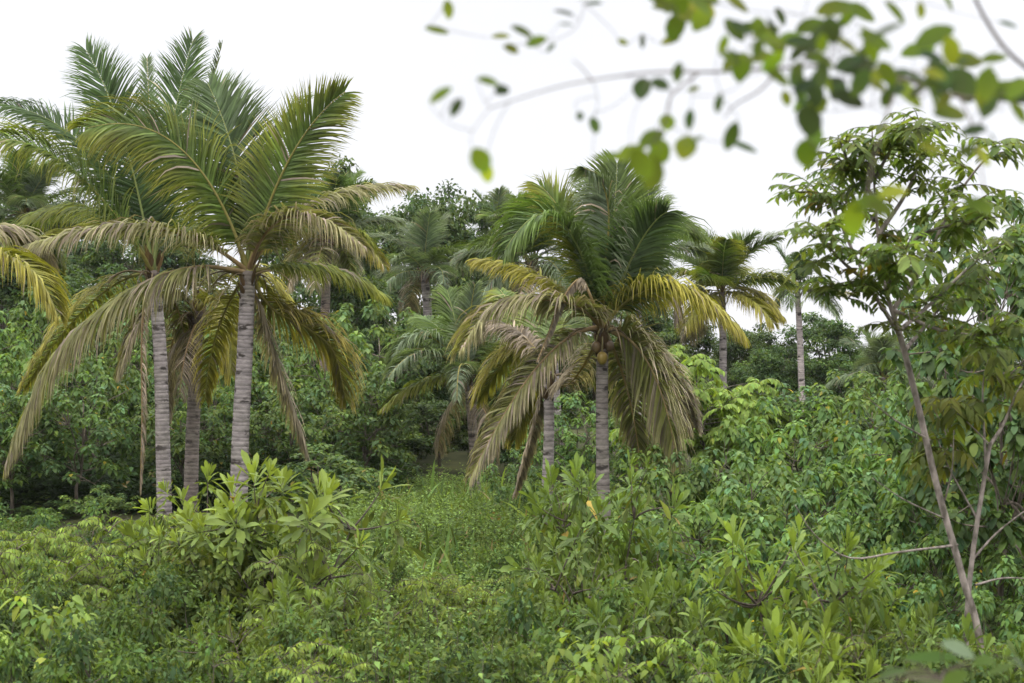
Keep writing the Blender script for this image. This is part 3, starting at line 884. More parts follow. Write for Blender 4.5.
def make(kind, seed):
    rng = np.random.default_rng(seed)
    lf, wd = Acc(), Acc()
    lm = M_LEAF
    if kind == 'umbrella_tree':            # broad hanging leaves in domes, mid slope
        H, R = 5.2, 1.9
        tips = crown_points(rng, 105, R, 0.5, H - 0.15, surf=0.8, lobes=12)
        limbs(wd, rng, tips, H, 0.08, 0.3, 9, twig=0.014)
        for t in tips:
            b = (GREEN if rng.random() < 0.6 else BLUISH) * rng.uniform(0.95, 1.4)
            clump_umbrella(lf, rng, t, int(rng.integers(26, 40)), 0.165, 0.36, b, 'heart', old=(0.26, 0.22, 0.03), stalk=1.5)
    elif kind == 'umbrella_shrub':         # the same, low and spreading
        H, R = 2.7, 1.35
        tips = crown_points(rng, 68, R, 0.2, H - 0.08, surf=0.85, lobes=12)
        limbs(wd, rng, tips, H, 0.035, 0.2, 9, stems=3, twig=0.009)
        for t in tips:
            b = (GREEN * 1.3 if rng.random() < 0.6 else BLUISH * 1.25) * rng.uniform(0.8, 1.25)
            clump_umbrella(lf, rng, t, int(rng.integers(26, 40)), 0.115, 0.41, b, 'heart', old=(0.26, 0.22, 0.03), stalk=1.75)
    elif kind == 'canopy_tree':            # small dark leaves, far hillside
        H, R = 7.0, 2.6
        tips = crown_points(rng, 100, R, 1.6, H - 0.3, surf=0.55, lobes=10)
        limbs(wd, rng, tips, H, 0.14, 0.35, 8, twig=0.02)
        for t in tips:
            b = (DARK * 1.3 if rng.random() < 0.6 else GREEN * 0.85) * rng.uniform(0.75, 1.3)
            clump_scatter(lf, rng, t, 140, 0.6, 0.2, 0.3, b, 'dia', flat=0.6)
    elif kind == 'feather_tree':           # pale compound leaves
        H, R = 3.6, 1.15
        tips = crown_points(rng, 90, R, 0.7, H - 0.3, surf=0.5)
        limbs(wd, rng, tips, H, 0.05, 0.25, 8, twig=0.01, stems=2)
        for t in tips:
            for k in range(7):
                az = rng.uniform(0, 6.28)
                pinnate(lf, rng, t, [math.cos(az), math.sin(az), rng.uniform(0.0, 1.2)], rng.uniform(0.32, 0.5), 8, 0.13, 0.28,
                        BRIGHT * rng.uniform(0.95, 1.25), wood=wd, droop=0.9)
    elif kind in ('rosette_bush', 'lime_rosette_bush'):           # upright spoon-shaped leaves at the shoot tips
        H, R = 2.0, 0.95
        tips = crown_points(rng, 58, R, 0.4, H - 0.15, surf=0.7, lobes=12)
        limbs(wd, rng, tips, H, 0.03, 0.2, 8, stems=3, twig=0.01)
        lm = M_GLOSS
        for t in tips:
            if kind == 'rosette_bush':
                y = (LIME * 0.38 + GREEN * 0.55) * rng.uniform(0.8, 1.2); od = GREEN * rng.uniform(0.8, 1.15)
            else:
                y = LIME * rng.uniform(0.9, 1.15); od = (GREEN * 1.05 + OLIVE * 0.3) * rng.uniform(0.8, 1.15)
            clump_rosette(lf, rng, t, axis_of(rng, t, np.array([0, 0, 0.6])), int(rng.integers(12, 26)), rng.uniform(0.12, 0.27), rng.uniform(0.11, 0.15), y, od)
            for _ in range(2):             # older leaves lower on each shoot
                clump_scatter(lf, rng, t - np.array([0, 0, 0.2]), 7, 0.16, 0.12, 0.2, OLIVE * rng.uniform(0.7, 1.3), 'obov', curl=0.3)
    elif kind == 'small_bush':             # fine oval leaves on a loose bush
        H, R = 1.5, 0.95
        tips = crown_points(rng, 62, R, 0.15, H - 0.1, surf=0.8, lobes=12)
        limbs(wd, rng, tips, H, 0.018, 0.2, 9, stems=4, twig=0.006)
        lm = M_SMALL
        for t in tips:
            r = rng.random()
            b = (GREEN * 0.85 if r < 0.5 else OLIVE * 0.9 if r < 0.75 else DARK * 1.3) * rng.uniform(0.65, 1.25)
            clump_scatter(lf, rng, t, 105, 0.2, 0.062, 0.28, b, 'dia', flat=0.75, curl=0.2)
    elif kind == 'lime_bush':              # paler, feathery low bush
        H, R = 1.4, 1.0
        tips = crown_points(rng, 70, R, 0.15, H - 0.15, surf=0.8, lobes=12)
        limbs(wd, rng, tips, H, 0.018, 0.2, 9, stems=4, twig=0.006)
        lm = M_SMALL
        for t in tips:
            b = (OLIVE * 1.2 if rng.random() < 0.25 else BRIGHT * 1.05) * rng.uniform(0.8, 1.2)
            for k in range(5):
                az = rng.uniform(0, 6.28)
                pinnate(lf, rng, t, [math.cos(az), math.sin(az), rng.uniform(0.1, 1.0)], rng.uniform(0.2, 0.34), 8, 0.065, 0.24, b, wood=wd, droop=0.7, shape='dia')
    elif kind == 'heart_sapling':          # soft heart-shaped leaves
        H, R = 1.7, 0.62
        tips = crown_points(rng, 46, R, 0.3, H - 0.05, surf=0.6)
        limbs(wd, rng, tips, H, 0.02, 0.3, 6, stems=2, twig=0.006)
        for t in tips:
            clump_umbrella(lf, rng, t, int(rng.integers(7, 12)), 0.105, 0.36, (BRIGHT * 0.8 + GREEN * 0.4) * rng.uniform(0.8, 1.2), 'heart')
    elif kind == 'round_leaf_tree':        # dark bluish rounded leaves behind the slender tree
        H, R = 5.0, 1.5
        tips = crown_points(rng, 150, R, 0.8, H - 0.15, surf=0.5)
        limbs(wd, rng, tips, H, 0.06, 0.3, 9, twig=0.012)
        for t in tips:
            clump_umbrella(lf, rng, t, int(rng.integers(18, 26)), 0.13, 0.42, (BLUISH * 0.9 if rng.random() < 0.7 else GREEN) * rng.uniform(0.75, 1.2), 'oval', old=(0.2, 0.19, 0.03))
    elif kind == 'rank_weed':              # upright leafy stems
        H, R = 0.9, 0.45
        lm = M_SMALL
        tips = []
        for k in range(16):
            b = np.array([rng.normal(0, 0.16), rng.normal(0, 0.16), -0.05]); t = b + np.array([rng.normal(0, 0.17), rng.normal(0, 0.17), rng.uniform(0.55, 0.95)])
            p = bez(b, 0.5 * (b + t) + rng.normal(0, 0.03, 3), t, 8)
            tube(wd, p, np.linspace(0.006, 0.002, 8), (0.12, 0.11, 0.05), sides=4)
            m = 34
            s = rng.uniform(0.2, 1, m); q = np.stack([np.interp(s, np.linspace(0, 1, 8), p[:, k2]) for k2 in range(3)], -1)
            az = rng.uniform(0, 6.28, m)
            d = np.stack([np.cos(az), np.sin(az), rng.uniform(-0.2, 0.7, m)], -1)
            ll = rng.uniform(0.05, 0.1, m)
            leaves(lf, q, d, np.tile([0, 0, 1.0], (m, 1)) + rng.normal(0, 0.2, (m, 3)), ll, ll * 0.24, vary(rng, OLIVE * 0.55 + GREEN * 0.6, m, 0.25), 'dia', curl=0.3)
    me_l = lf.mesh(kind + '_foliage', lm)
    me_w = wd.mesh(kind + '_stem', M_BARK if 'tree' in kind else M_TWIG, smooth=True)
    return me_l, me_w, H, R


CACHE = {}
NVAR = {'umbrella_tree': 4, 'umbrella_shrub': 4, 'canopy_tree': 5, 'feather_tree': 1, 'rosette_bush': 4, 'lime_rosette_bush': 3, 'small_bush': 4, 'lime_bush': 3, 'heart_sapling': 2, 'round_leaf_tree': 2, 'rank_weed': 3}
NAMES = {'umbrella_tree': ('broadleaf_tree', 'tree', 'trunk', 'crown'), 'umbrella_shrub': ('leafy_shrub', 'shrub', 'stem', 'foliage'),
         'canopy_tree': ('canopy_tree', 'tree', 'trunk', 'crown'), 'feather_tree': ('feathery_tree', 'tree', 'trunk', 'crown'),
         'lime_rosette_bush': ('rosette_bush', 'bush', 'stem', 'foliage'),
         'rosette_bush': ('rosette_bush', 'bush', 'stem', 'foliage'), 'small_bush': ('bush', 'bush', 'stem', 'foliage'),
         'lime_bush': ('feathery_bush', 'bush', 'stem', 'foliage'), 'heart_sapling': ('heart_leaf_sapling', 'sapling', 'stem', 'foliage'),
         'round_leaf_tree': ('round_leaf_tree', 'tree', 'trunk', 'crown'), 'rank_weed': ('leafy_weed', 'weed', 'stem', 'foliage')}
GROUPS = {'umbrella_tree': 'broadleaf trees along the clearing edge', 'umbrella_shrub': 'drooping leaf shrubs', 'canopy_tree': 'trees on the far slope',
          'rosette_bush': 'rosette leaved bushes', 'lime_rosette_bush': 'rosette leaved bushes', 'small_bush': 'small leaved bushes', 'lime_bush': 'feathery bushes', 'heart_sapling': 'heart leaved saplings',
          'round_leaf_tree': 'round leaved trees', 'rank_weed': 'tall weeds in the clearing', 'feather_tree': None}
COUNT = {}
STRETCH = {'rosette_bush': 1.5, 'lime_rosette_bush': 1.35, 'small_bush': 1.3, 'lime_bush': 1.25, 'heart_sapling': 1.3}


def plant(kind, x, ytop, d, wpx, label, rot=None):
    """Stand one plant on the ground at depth d under pixel column x, its top at pixel row ytop, wpx pixels wide."""
    k = COUNT.get(kind, 0); COUNT[kind] = k + 1
    v = k % NVAR[kind]
    if (kind, v) not in CACHE:
        CACHE[(kind, v)] = make(kind, 100 + v * 17 + sum(map(ord, kind)))
    ml, mw, H, R = CACHE[(kind, v)]
    p = PX(x, ytop, d)
    z0 = gzf(p[0], d)
    sz = max(0.3, (p[2] - z0)) / H
    sx = (wpx / F_PX * d) / (2 * R)
    sx = max(sx, sz / STRETCH.get(kind, 1.5))
    sz = np.clip(sz, 0.35 * sx, 2.2 * sx) if sz < 0.35 * sx or sz > 2.2 * sx else sz
    nm, cat, pw, pl = NAMES[kind]
    base = p[2] - sz * H if (p[2] - sz * H) < z0 else z0
    root = thing(nm, label, cat, (p[0], d, min(base, z0)), GROUPS[kind], rotz=(k * 2.4 if rot is None else rot), scale=(sx, sx, sz))
    link(pw, mw, root); link(pl, ml, root)
    return root


PLANTS = [
    # --- skyline and far slope
    ('canopy_tree', -25, 178, 52, 130, 'dark tree rising at the picture edge behind the outermost palm fronds'),
    ('canopy_tree', 66, 196, 60, 120, 'dark skyline tree behind the tall palm fronds, second along the ridge'),
    ('canopy_tree', 150, 200, 56, 120, 'ridge tree hidden behind the overlapping crowns of the palm trio'),
    ('canopy_tree', 322, 158, 50, 62, 'leafy green tree top poking up past the upright fan frond'),
    ('canopy_tree', 375, 210, 55, 90, 'hillside tree between the bright palm and the grey green palm'),
    ('canopy_tree', 447, 178, 47, 76, 'dark bushy tree standing tallest on the ridge beside the grey green palm'),
    ('canopy_tree', 492, 238, 62, 90, 'ridge tree filling the gap beside the dark tallest bushy tree'),
    ('canopy_tree', 565, 262, 60, 100, 'far tree hidden behind the big middle palm fronds'),
    ('canopy_tree', 640, 300, 55, 90, 'far slope tree just past the slim bare palm trunk'),
    ('canopy_tree', 690, 322, 52, 80, 'dark tree under the orange yellow palm fronds'),
    ('canopy_tree', 752, 322, 50, 70, 'dark blue green tree between the two skyline palms'),
    ('canopy_tree', 828, 312, 50, 90, 'spreading dark tree beside the thin crowned palm trunk'),
    ('canopy_tree', 776, 345, 46, 70, 'dark round tree right at the foot of the thin crowned palm'),
    ('canopy_tree', 868, 352, 48, 70, 'low tree under the gap of white sky on the ridge'),
    ('canopy_tree', 925, 330, 52, 100, 'far tree seen past the slender leaning tree trunk'),
    ('canopy_tree', 1010, 320, 50, 110, 'far tree behind the round leaved tree at the picture edge'),
    # --- deep forest between slope and clearing
    ('canopy_tree', 15, 245, 40, 140, 'shaded forest tree behind the outermost drooping yellow fronds'),
    ('canopy_tree', 110, 262, 38, 130, 'shaded forest tree seen between drooping fronds and grey ringed trunk'),
    ('canopy_tree', 225, 285, 39, 120, 'shaded forest tree between the mottled trunk and the bright palm trunk'),
    ('canopy_tree', 345, 262, 38, 110, 'forest tree above the clearing beside the yellow fronds of the bright palm'),
    ('canopy_tree', 400, 318, 37, 90, 'deep shade tree below the grey green palm'),
    ('canopy_tree', 450, 315, 38, 90, 'deep shade tree above the shaggy short palm'),
    ('canopy_tree', 520, 330, 36, 100, 'deep shade tree behind the ragged yellow fronds of the thin palm'),
    ('canopy_tree', 590, 330, 36, 100, 'forest tree behind the trunk with the ripe coconut'),
    ('canopy_tree', 440, 400, 33, 100, 'lowest dark tree in the hollow behind the shaggy short palm'),
    ('canopy_tree', 375, 420, 34, 90, 'dark low tree in the hollow at the far end of the clearing'),
    ('canopy_tree', 520, 410, 33, 80, 'dark low tree between the two thin trunks in the hollow'),
    # --- broadleaf wall behind the pale trunks
    ('umbrella_tree', -8, 312, 29, 110, 'broadleaf tree at the picture edge under the outermost yellow fronds'),
    ('umbrella_tree', 45, 286, 32, 100, 'pale green broadleaf tree behind the long sweeping brown frond'),
    ('umbrella_tree', 92, 300, 30, 110, 'broadleaf tree filling the space under the long sweeping brown frond'),
    ('umbrella_tree', 150, 318, 33, 100, 'broadleaf tree directly behind the grey ringed trunk'),
    ('umbrella_tree', 215, 330, 31, 100, 'broadleaf tree seen between the mottled and the bright palm trunks'),
    ('umbrella_tree', 272, 330, 32, 100, 'broadleaf tree behind the drooping brown frond of the bright palm'),
    ('umbrella_tree', 330, 318, 31, 110, 'broadleaf tree under the short yellow fronds facing the clearing'),
    ('umbrella_tree', 385, 300, 35, 110, 'broadleaf tree next to the shaggy short palm, below the grey green palm'),
    ('umbrella_tree', 318, 445, 25, 125, 'low pale leaved tree at the clearing edge beside the bright palm trunk'),
    ('umbrella_shrub', 108, 486, 26, 62, 'low shrub in the shade beside the grey ringed trunk foot'),
    ('umbrella_shrub', 45, 500, 27, 80, 'low shaded shrub under the tip of the long sweeping brown frond'),
    ('umbrella_tree', 12, 385, 27, 105, 'front broadleaf tree under the outermost yellow fronds'),
    ('umbrella_tree', 78, 372, 27.5, 110, 'front broadleaf tree half covered by the tip of the long sweeping brown frond'),
    ('umbrella_tree', 185, 385, 28, 100, 'front broadleaf tree between the grey ringed and the mottled trunks'),
    ('umbrella_tree', 290, 380, 28, 100, 'front broadleaf tree over the low pale leaved tree at the clearing edge'),
    ('umbrella_tree', 365, 372, 29, 100, 'front broadleaf tree facing the clearing beside the shaggy short palm'),
    ('umbrella_tree', 345, 350, 30.5, 95, 'broadleaf tree of the second tier facing the clearing'),
    # --- centre
    ('umbrella_tree', 575, 392, 27, 90, 'broadleaf tree between the two middle palm trunks'),
    ('umbrella_shrub', 528, 452, 24, 70, 'round leafy shrub beside the thin grey trunk in the hollow'),
    ('umbrella_tree', 640, 405, 26, 90, 'broadleaf tree behind the brown drooping frond of the big middle palm'),
    ('feather_tree', 693, 336, 25.5, 122, 'bright pale green feathery tree beside the big middle palm'),
    ('feather_tree', 745, 372, 27, 90, 'second pale feathery tree, darker and further along the shrub bank'),
    # --- bank of drooping shrubs on the right
    ('umbrella_tree', 800, 385, 27, 110, 'broadleaf tree on the bank below the thin crowned palm'),
    ('umbrella_tree', 868, 372, 26, 110, 'broadleaf tree on the bank just before the slender leaning trunk'),
    ('umbrella_tree', 940, 345, 24, 120, 'broadleaf tree on the bank just past the slender leaning trunk'),
    ('umbrella_shrub', 655, 450, 19, 105, 'drooping leaf shrub beside the trunk with the ripe coconut'),
    ('umbrella_shrub', 722, 422, 19, 125, 'drooping leaf shrub just below the bright pale feathery tree'),
    ('umbrella_shrub', 790, 402, 20, 130, 'drooping leaf shrub topmost on the bank, under the thin crowned palm'),
    ('umbrella_shrub', 858, 396, 20, 125, 'drooping leaf shrub high on the bank beside the slender leaning trunk'),
    ('umbrella_shrub', 925, 405, 18, 120, 'drooping leaf shrub behind the slender leaning trunk half way up'),
    ('umbrella_shrub', 985, 420, 17, 110, 'drooping leaf shrub behind the fork of the second thin stem'),
    ('umbrella_shrub', 700, 478, 16, 140, 'drooping leaf shrub above the lime rosettes, nearest the middle palm'),
    ('umbrella_shrub', 775, 458, 16.5, 140, 'drooping leaf shrub with dark bare twigs showing in the middle of the bank'),
    ('umbrella_shrub', 845, 470, 15.5, 140, 'drooping leaf shrub above the curved bare branch'),
    ('umbrella_shrub', 910, 462, 15.5, 120, 'drooping leaf shrub touching the slender leaning trunk at mid height'),
    ('umbrella_shrub', 1000, 480, 14, 140, 'drooping leaf shrub at the picture edge below the forked stem'),
    ('round_leaf_tree', 1002, 190, 14.0, 165, 'tall dark tree with rounded blue green leaves at the picture edge'),
    ('round_leaf_tree', 962, 330, 15.0, 120, 'shorter round leaved tree behind the second thin stem'),
    ('umbrella_shrub', 1010, 560, 11.5, 130, 'shaded shrub low at the picture edge past the slender trunk foot'),
    ('umbrella_shrub', 925, 540, 13, 110, 'shaded shrub before the slender trunk, under the curved bare branch'),
    # --- rosette bushes
    ('lime_rosette_bush', 266, 452, 13.5, 215, 'wide lime rosette bush in front of the bright palm trunk'),
    ('lime_rosette_bush', 205, 466, 14.2, 84, 'narrow rosette bush with one big paddle leaf before the mottled trunk'),
    ('rosette_bush', 602, 446, 14.0, 140, 'tall rosette bush standing against the trunk with the ripe coconut'),
    ('rosette_bush', 560, 528, 12.5, 100, 'rosette bush in front of the thin grey trunk foot'),
    ('lime_rosette_bush', 795, 516, 10.0, 175, 'brightest lime rosette bush, tallest of the lower bushes beneath the shrub bank'),
    ('rosette_bush', 880, 592, 9.5, 150, 'rosette bush between the brightest lime bush and the slender trunk foot'),
    ('rosette_bush', 640, 572, 10.2, 130, 'rosette bush in the row below the tall rosette bush'),
    ('lime_rosette_bush', 790, 618, 8.6, 170, 'low rosette bush at the bottom under the brightest lime bush'),
    ('rosette_bush', 950, 610, 8.8, 110, 'low rosette bush at the foot of the slender leaning trunk'),
    ('rosette_bush', 245, 590, 11.0, 120, 'rosette bush with yellowing leaves below the wide lime rosette bush'),
    ('rosette_bush', 322, 572, 11.5, 110, 'rosette bush with orange old leaves at the clearing edge'),
    ('lime_rosette_bush', 8, 545, 14, 70, 'rosette bush half cut off by the picture edge'),
    # --- small leaved bushes, near
    ('small_bush', 20, 502, 17, 140, 'small leaved bush at the forest edge by the picture side'),
    ('small_bush', 85, 506, 16.5, 140, 'small leaved bush in front of the shaded low shrubs'),
    ('lime_bush', 140, 502, 14.5, 160, 'yellow green feathery bush hiding the foot of the grey ringed trunk'),
    ('lime_bush', 66, 522, 13.5, 150, 'feathery bush sloping down from the grey ringed trunk'),
    ('small_bush', 195, 532, 13.2, 140, 'small leaved bush hiding the foot of the mottled trunk'),
    ('small_bush', 30, 560, 12, 150, 'small leaved bush around the heart leaved sapling'),
    ('small_bush', 128, 566, 11.5, 150, 'dark small leaved bush between the heart leaved sapling and the yellowing rosettes'),
    ('small_bush', 350, 545, 14.5, 110, 'small leaved bush beside the wide lime rosette bush at the clearing edge'),
    ('lime_bush', 300, 530, 13, 130, 'feathery bush under the wide lime rosette bush'),
    ('small_bush', 370, 600, 11, 110, 'small leaved bush at the near edge of the clearing'),
    ('heart_sapling', 60, 596, 10.0, 88, 'pale green heart leaved sapling low in the corner'),
    ('small_bush', 10, 622, 9.5, 140, 'small leaved bush in the bottom corner below the heart leaved sapling'),
    ('small_bush', 120, 618, 9.2, 150, 'small leaved bush at the bottom beside the heart leaved sapling'),
    ('small_bush', 215, 640, 9.4, 140, 'small leaved bush at the bottom below the yellowing rosette bush'),
    ('lime_bush', 300, 636, 9.6, 130, 'feathery bush at the bottom under the orange leaved rosettes'),
    ('small_bush', 505, 532, 17, 90, 'dark small leaved bush in the middle of the clearing'),
    ('lime_bush', 468, 566, 14.5, 74, 'little yellow green feathery plant alone in the clearing'),
    ('small_bush', 600, 612, 10.2, 110, 'small leaved bush among the lower rosette bushes'),
    ('small_bush', 735, 640, 8.6, 120, 'small leaved bush at the bottom between two low rosette bushes'),
    ('small_bush', 880, 640, 8.6, 140, 'small leaved bush at the bottom below the curved bare branch'),
    ('small_bush', 1000, 625, 8.8, 130, 'small leaved bush in the corner past the slender trunk foot'),
    ('small_bush', 480, 632, 9.4, 110, 'small leaved bush low in the clearing near the rosettes'),
    ('small_bush', 555, 585, 10.8, 110, 'small leaved bush at the edge of the weedy clearing beside the lower rosettes'),
    ('lime_bush', 655, 628, 9.0, 130, 'feathery bush at the bottom among the lower rosette bushes'),
    ('heart_sapling', 590, 640, 8.8, 70, 'heart leaved sapling at the bottom between feathery and small leaved bushes'),
    ('lime_bush', 905, 625, 9.2, 120, 'feathery bush at the bottom near the slender trunk foot'),
    ('rank_weed', 420, 580, 13.0, 60, 'tall weeds in the near clearing, on the rosette side of the feathery plant'),
    ('rank_weed', 470, 600, 11.6, 66, 'tall weeds in the near clearing just below the feathery plant'),
    ('rank_weed', 415, 655, 9.0, 80, 'tallest weeds at the very bottom of the clearing'),
    ('rank_weed', 500, 655, 9.0, 76, 'tall weeds at the very bottom beside the small leaved clearing bush'),
    ('rank_weed', 385, 585, 12.4, 60, 'tall weeds between the orange leaved rosettes and the clearing'),
    ('round_leaf_tree', 1030, 240, 12.5, 150, 'round leaved tree cut off by the picture edge, nearest of the round leaved trees'),
    ('umbrella_shrub', 640, 490, 17, 110, 'drooping leaf shrub just past the tall rosette bush'),
    ('umbrella_shrub', 735, 520, 14, 130, 'drooping leaf shrub right behind the brightest lime rosette bush'),
    ('umbrella_shrub', 860, 520, 13.5, 130, 'drooping leaf shrub below the curved bare branch'),
    ('small_bush', 700, 570, 11.5, 120, 'small leaved bush between the lower rosettes and the brightest lime bush'),
    ('lime_bush', 240, 535, 14.2, 120, 'feathery bush in the shade of the wide lime rosette bush'),
    ('lime_bush', 16, 526, 14.8, 120, 'feathery bush reaching the picture edge above the small leaved bushes'),
    ('rank_weed', 420, 512, 24, 46, 'tall weeds at the far end of the clearing near the shaggy short palm'),
    ('rank_weed', 375, 520, 21, 46, 'tall weeds where the clearing meets the low pale leaved tree'),
    ('rank_weed', 505, 510, 23, 46, 'tall weeds beside the hanging brown frond in the hollow'),
    ('rank_weed', 460, 540, 18, 50, 'tall weeds in the middle of the clearing behind the feathery plant'),
    ('rank_weed', 400, 555, 16, 50, 'tall weeds half way down the clearing'),
    ('rank_weed', 520, 580, 13, 55, 'tall weeds by the rosettes at the clearing margin'),
    ('rank_weed', 350, 618, 10.2, 60, 'clump of tall leafy weeds before the orange leaved rosette bush'),
    ('rank_weed', 395, 640, 9.6, 70, 'clump of tall leafy weeds at the bottom of the clearing'),
    ('rank_weed', 445, 612, 11, 64, 'clump of tall leafy weeds in the near clearing'),
    ('rank_weed', 540, 640, 9.6, 60, 'clump of tall leafy weeds beside the lower rosette bushes'),
]
for row in PLANTS:
    plant(*row)

# ------------------------------------------------------------------ the slender leaning tree with hanging leaves
def slender_tree():
    d = 9.0
    rng = np.random.default_rng(5)
    foot = PX(990, 720, d); foot[2] = gzf(foot[0], d)
    root = thing('slender_tree', 'slender leaning tree with a bare pale trunk and hanging olive leaves', 'tree', foot)
    w, lf = Acc(), Acc()
    W = lambda x, y, dd=0.0: PX(x, y, d + dd) - foot
    main = poly([W(990, 720) * np.array([1, 1, 0]) + np.array([0, 0, -0.1]), W(982, 660), W(962, 575), W(938, 490), W(918, 405), W(900, 335), W(886, 290), W(878, 235), W(874, 180), W(872, 128)], 60)
    tube(w, main, np.interp(np.linspace(0, 1, len(main)), [0, 0.55, 0.72, 1], [0.022, 0.017, 0.010, 0.004]), (0.2, 0.2, 0.2), sides=9)
    boughs = []
    spec = [
        ((900, 335), [(872, 290), (850, 245), (830, 205), (806, 186)], 0.2),
        ((893, 310), [(925, 262), (952, 205), (985, 160), (1012, 150)], -0.3),
        ((888, 295), [(852, 270), (832, 250), (818, 232)], -0.5),
        ((878, 235), [(905, 195), (922, 155), (930, 130)], 0.3),
        ((876, 200), [(850, 165), (838, 135)], -0.2),
        ((900, 330), [(935, 300), (975, 262), (1010, 240)], 0.5),
        ((886, 285), [(915, 240), (950, 225), (985, 215)], -0.6),
        ((900, 335), [(880, 305), (866, 285)], -0.4),
        ((875, 220), [(852, 208), (826, 178)], 0.5),
        ((874, 180), [(890, 150), (905, 118)], -0.3),
        ((893, 310), [(940, 330), (985, 335), (1020, 330)], -0.5),
        ((905, 350), [(930, 320), (955, 290)], 0.7),
        ((886, 290), [(900, 265), (912, 262)], -0.9),
    ]
    for a, rest, dd in spec:
        n = len(rest)
        p = poly([W(*a)] + [W(x, y, dd * (k + 1) / n) for k, (x, y) in enumerate(rest)], 22)
        tube(w, p, np.linspace(0.014, 0.003, len(p)), (0.15, 0.15, 0.15), sides=6)
        boughs.append(p)
    # dead side twigs lower on the trunk
    for pts, r in (([(948, 520), (905, 500), (872, 478)], 0.006), ([(958, 545), (900, 552), (850, 558), (815, 535), (795, 505)], 0.008), ([(930, 440), (895, 420), (868, 398)], 0.007),
                   ([(945, 500), (952, 470), (954, 430)], 0.006)):
        p = poly([W(x, y, -0.1 * k) for k, (x, y) in enumerate(pts)], 18)
        tube(w, p, np.linspace(r, r * 0.35, len(p)), (0.15, 0.15, 0.15), sides=5)
    link('trunk', w.mesh('trunk', M_PALE, smooth=True), root)
    tips = [main[-1], main[-6], main[-12]]
    for p in boughs:
        for k in (6, 9, 12, 14, 16, 18, 20, len(p) - 1):
            if k < len(p):
                tips.append(p[k] + rng.normal(0, 0.06, 3))
    for t in tips:
        if rng.random() < 0.04:
            continue
        n = int(rng.integers(4, 7))
        for k in range(n):
            az = rng.uniform(0, 6.283)
            dr = np.array([math.cos(az), math.sin(az), rng.uniform(-0.1, 0.9)])
            c = (OLIVE * 1.15 if rng.random() < 0.6 else GREEN * 1.1) * rng.uniform(0.8, 1.3)
            if rng.random() < 0.025:
                c = np.array([0.22, 0.19, 0.03])
            pinnate(lf, rng, t, dr, rng.uniform(0.13, 0.24), int(rng.integers(3, 6)), rng.uniform(0.065, 0.105), 0.19, c, wood=lf, droop=0.5, hang=0.2)
    link('crown', lf.mesh('crown', M_THIN), root)


slender_tree()


def thin_stem():
    """The second thin stem: a forked sapling with yellow-green hanging leaves."""
    d = 9.6
    rng = np.random.default_rng(8)
    foot = PX(960, 720, d); foot[2] = gzf(foot[0], d)
    root = thing('forked_sapling', 'thin forked sapling with yellow green hanging leaves beside the slender leaning tree', 'sapling', foot)
    w, lf = Acc(), Acc()
    W = lambda x, y, dd=0.0: PX(x, y, d + dd) - foot
    base = poly([np.array([0, 0, -0.1]), W(966, 640), W(972, 560), W(984, 480), W(990, 445)], 30)
    tube(w, base, np.linspace(0.018, 0.012, len(base)), (0.2,) * 3, sides=8)
    ends = []
    for pts, r in (([(990, 445), (1003, 425), (1016, 395), (1030, 370)], 0.013), ([(986, 465), (984, 430), (983, 385), (990, 350)], 0.009),
                   ([(972, 560), (1000, 530), (1040, 500)], 0.008), ([(975, 585), (1005, 578), (1040, 580)], 0.008), ([(978, 520), (950, 470), (938, 440)], 0.007),
                   ([(990, 445), (965, 420), (940, 400)], 0.006)):
        p = poly([W(x, y, 0.08 * k) for k, (x, y) in enumerate(pts)], 16)
        tube(w, p, np.linspace(r, r * 0.4, len(p)), (0.2,) * 3, sides=6)
        ends.append(p)
    link('stem', w.mesh('stem', M_PALE, smooth=True), root)
    for i, p in enumerate(ends):
        if i in (2, 3):
            continue
        for k in (8, 11, 13, 15):
            for j in range(3):
                az = rng.uniform(0, 6.283)
                c = np.array([0.105, 0.145, 0.03]) * rng.uniform(0.7, 1.3) if rng.random() < 0.75 else np.array([0.13, 0.155, 0.03])
                pinnate(lf, rng, p[min(k, len(p) - 1)], [math.cos(az), math.sin(az), rng.uniform(0, 0.7)], rng.uniform(0.16, 0.28), 5, 0.11, 0.18, c, wood=lf, droop=0.9)
    link('foliage', lf.mesh('foliage', M_THIN), root)


thin_stem()

# ------------------------------------------------------------------ the branch hanging over the viewer, close by and out of focus
NEAR_G = np.array([0.108, 0.165, 0.023]); NEAR_D = np.array([0.055, 0.088, 0.034]); NEAR_Y = np.array([0.175, 0.215, 0.030])


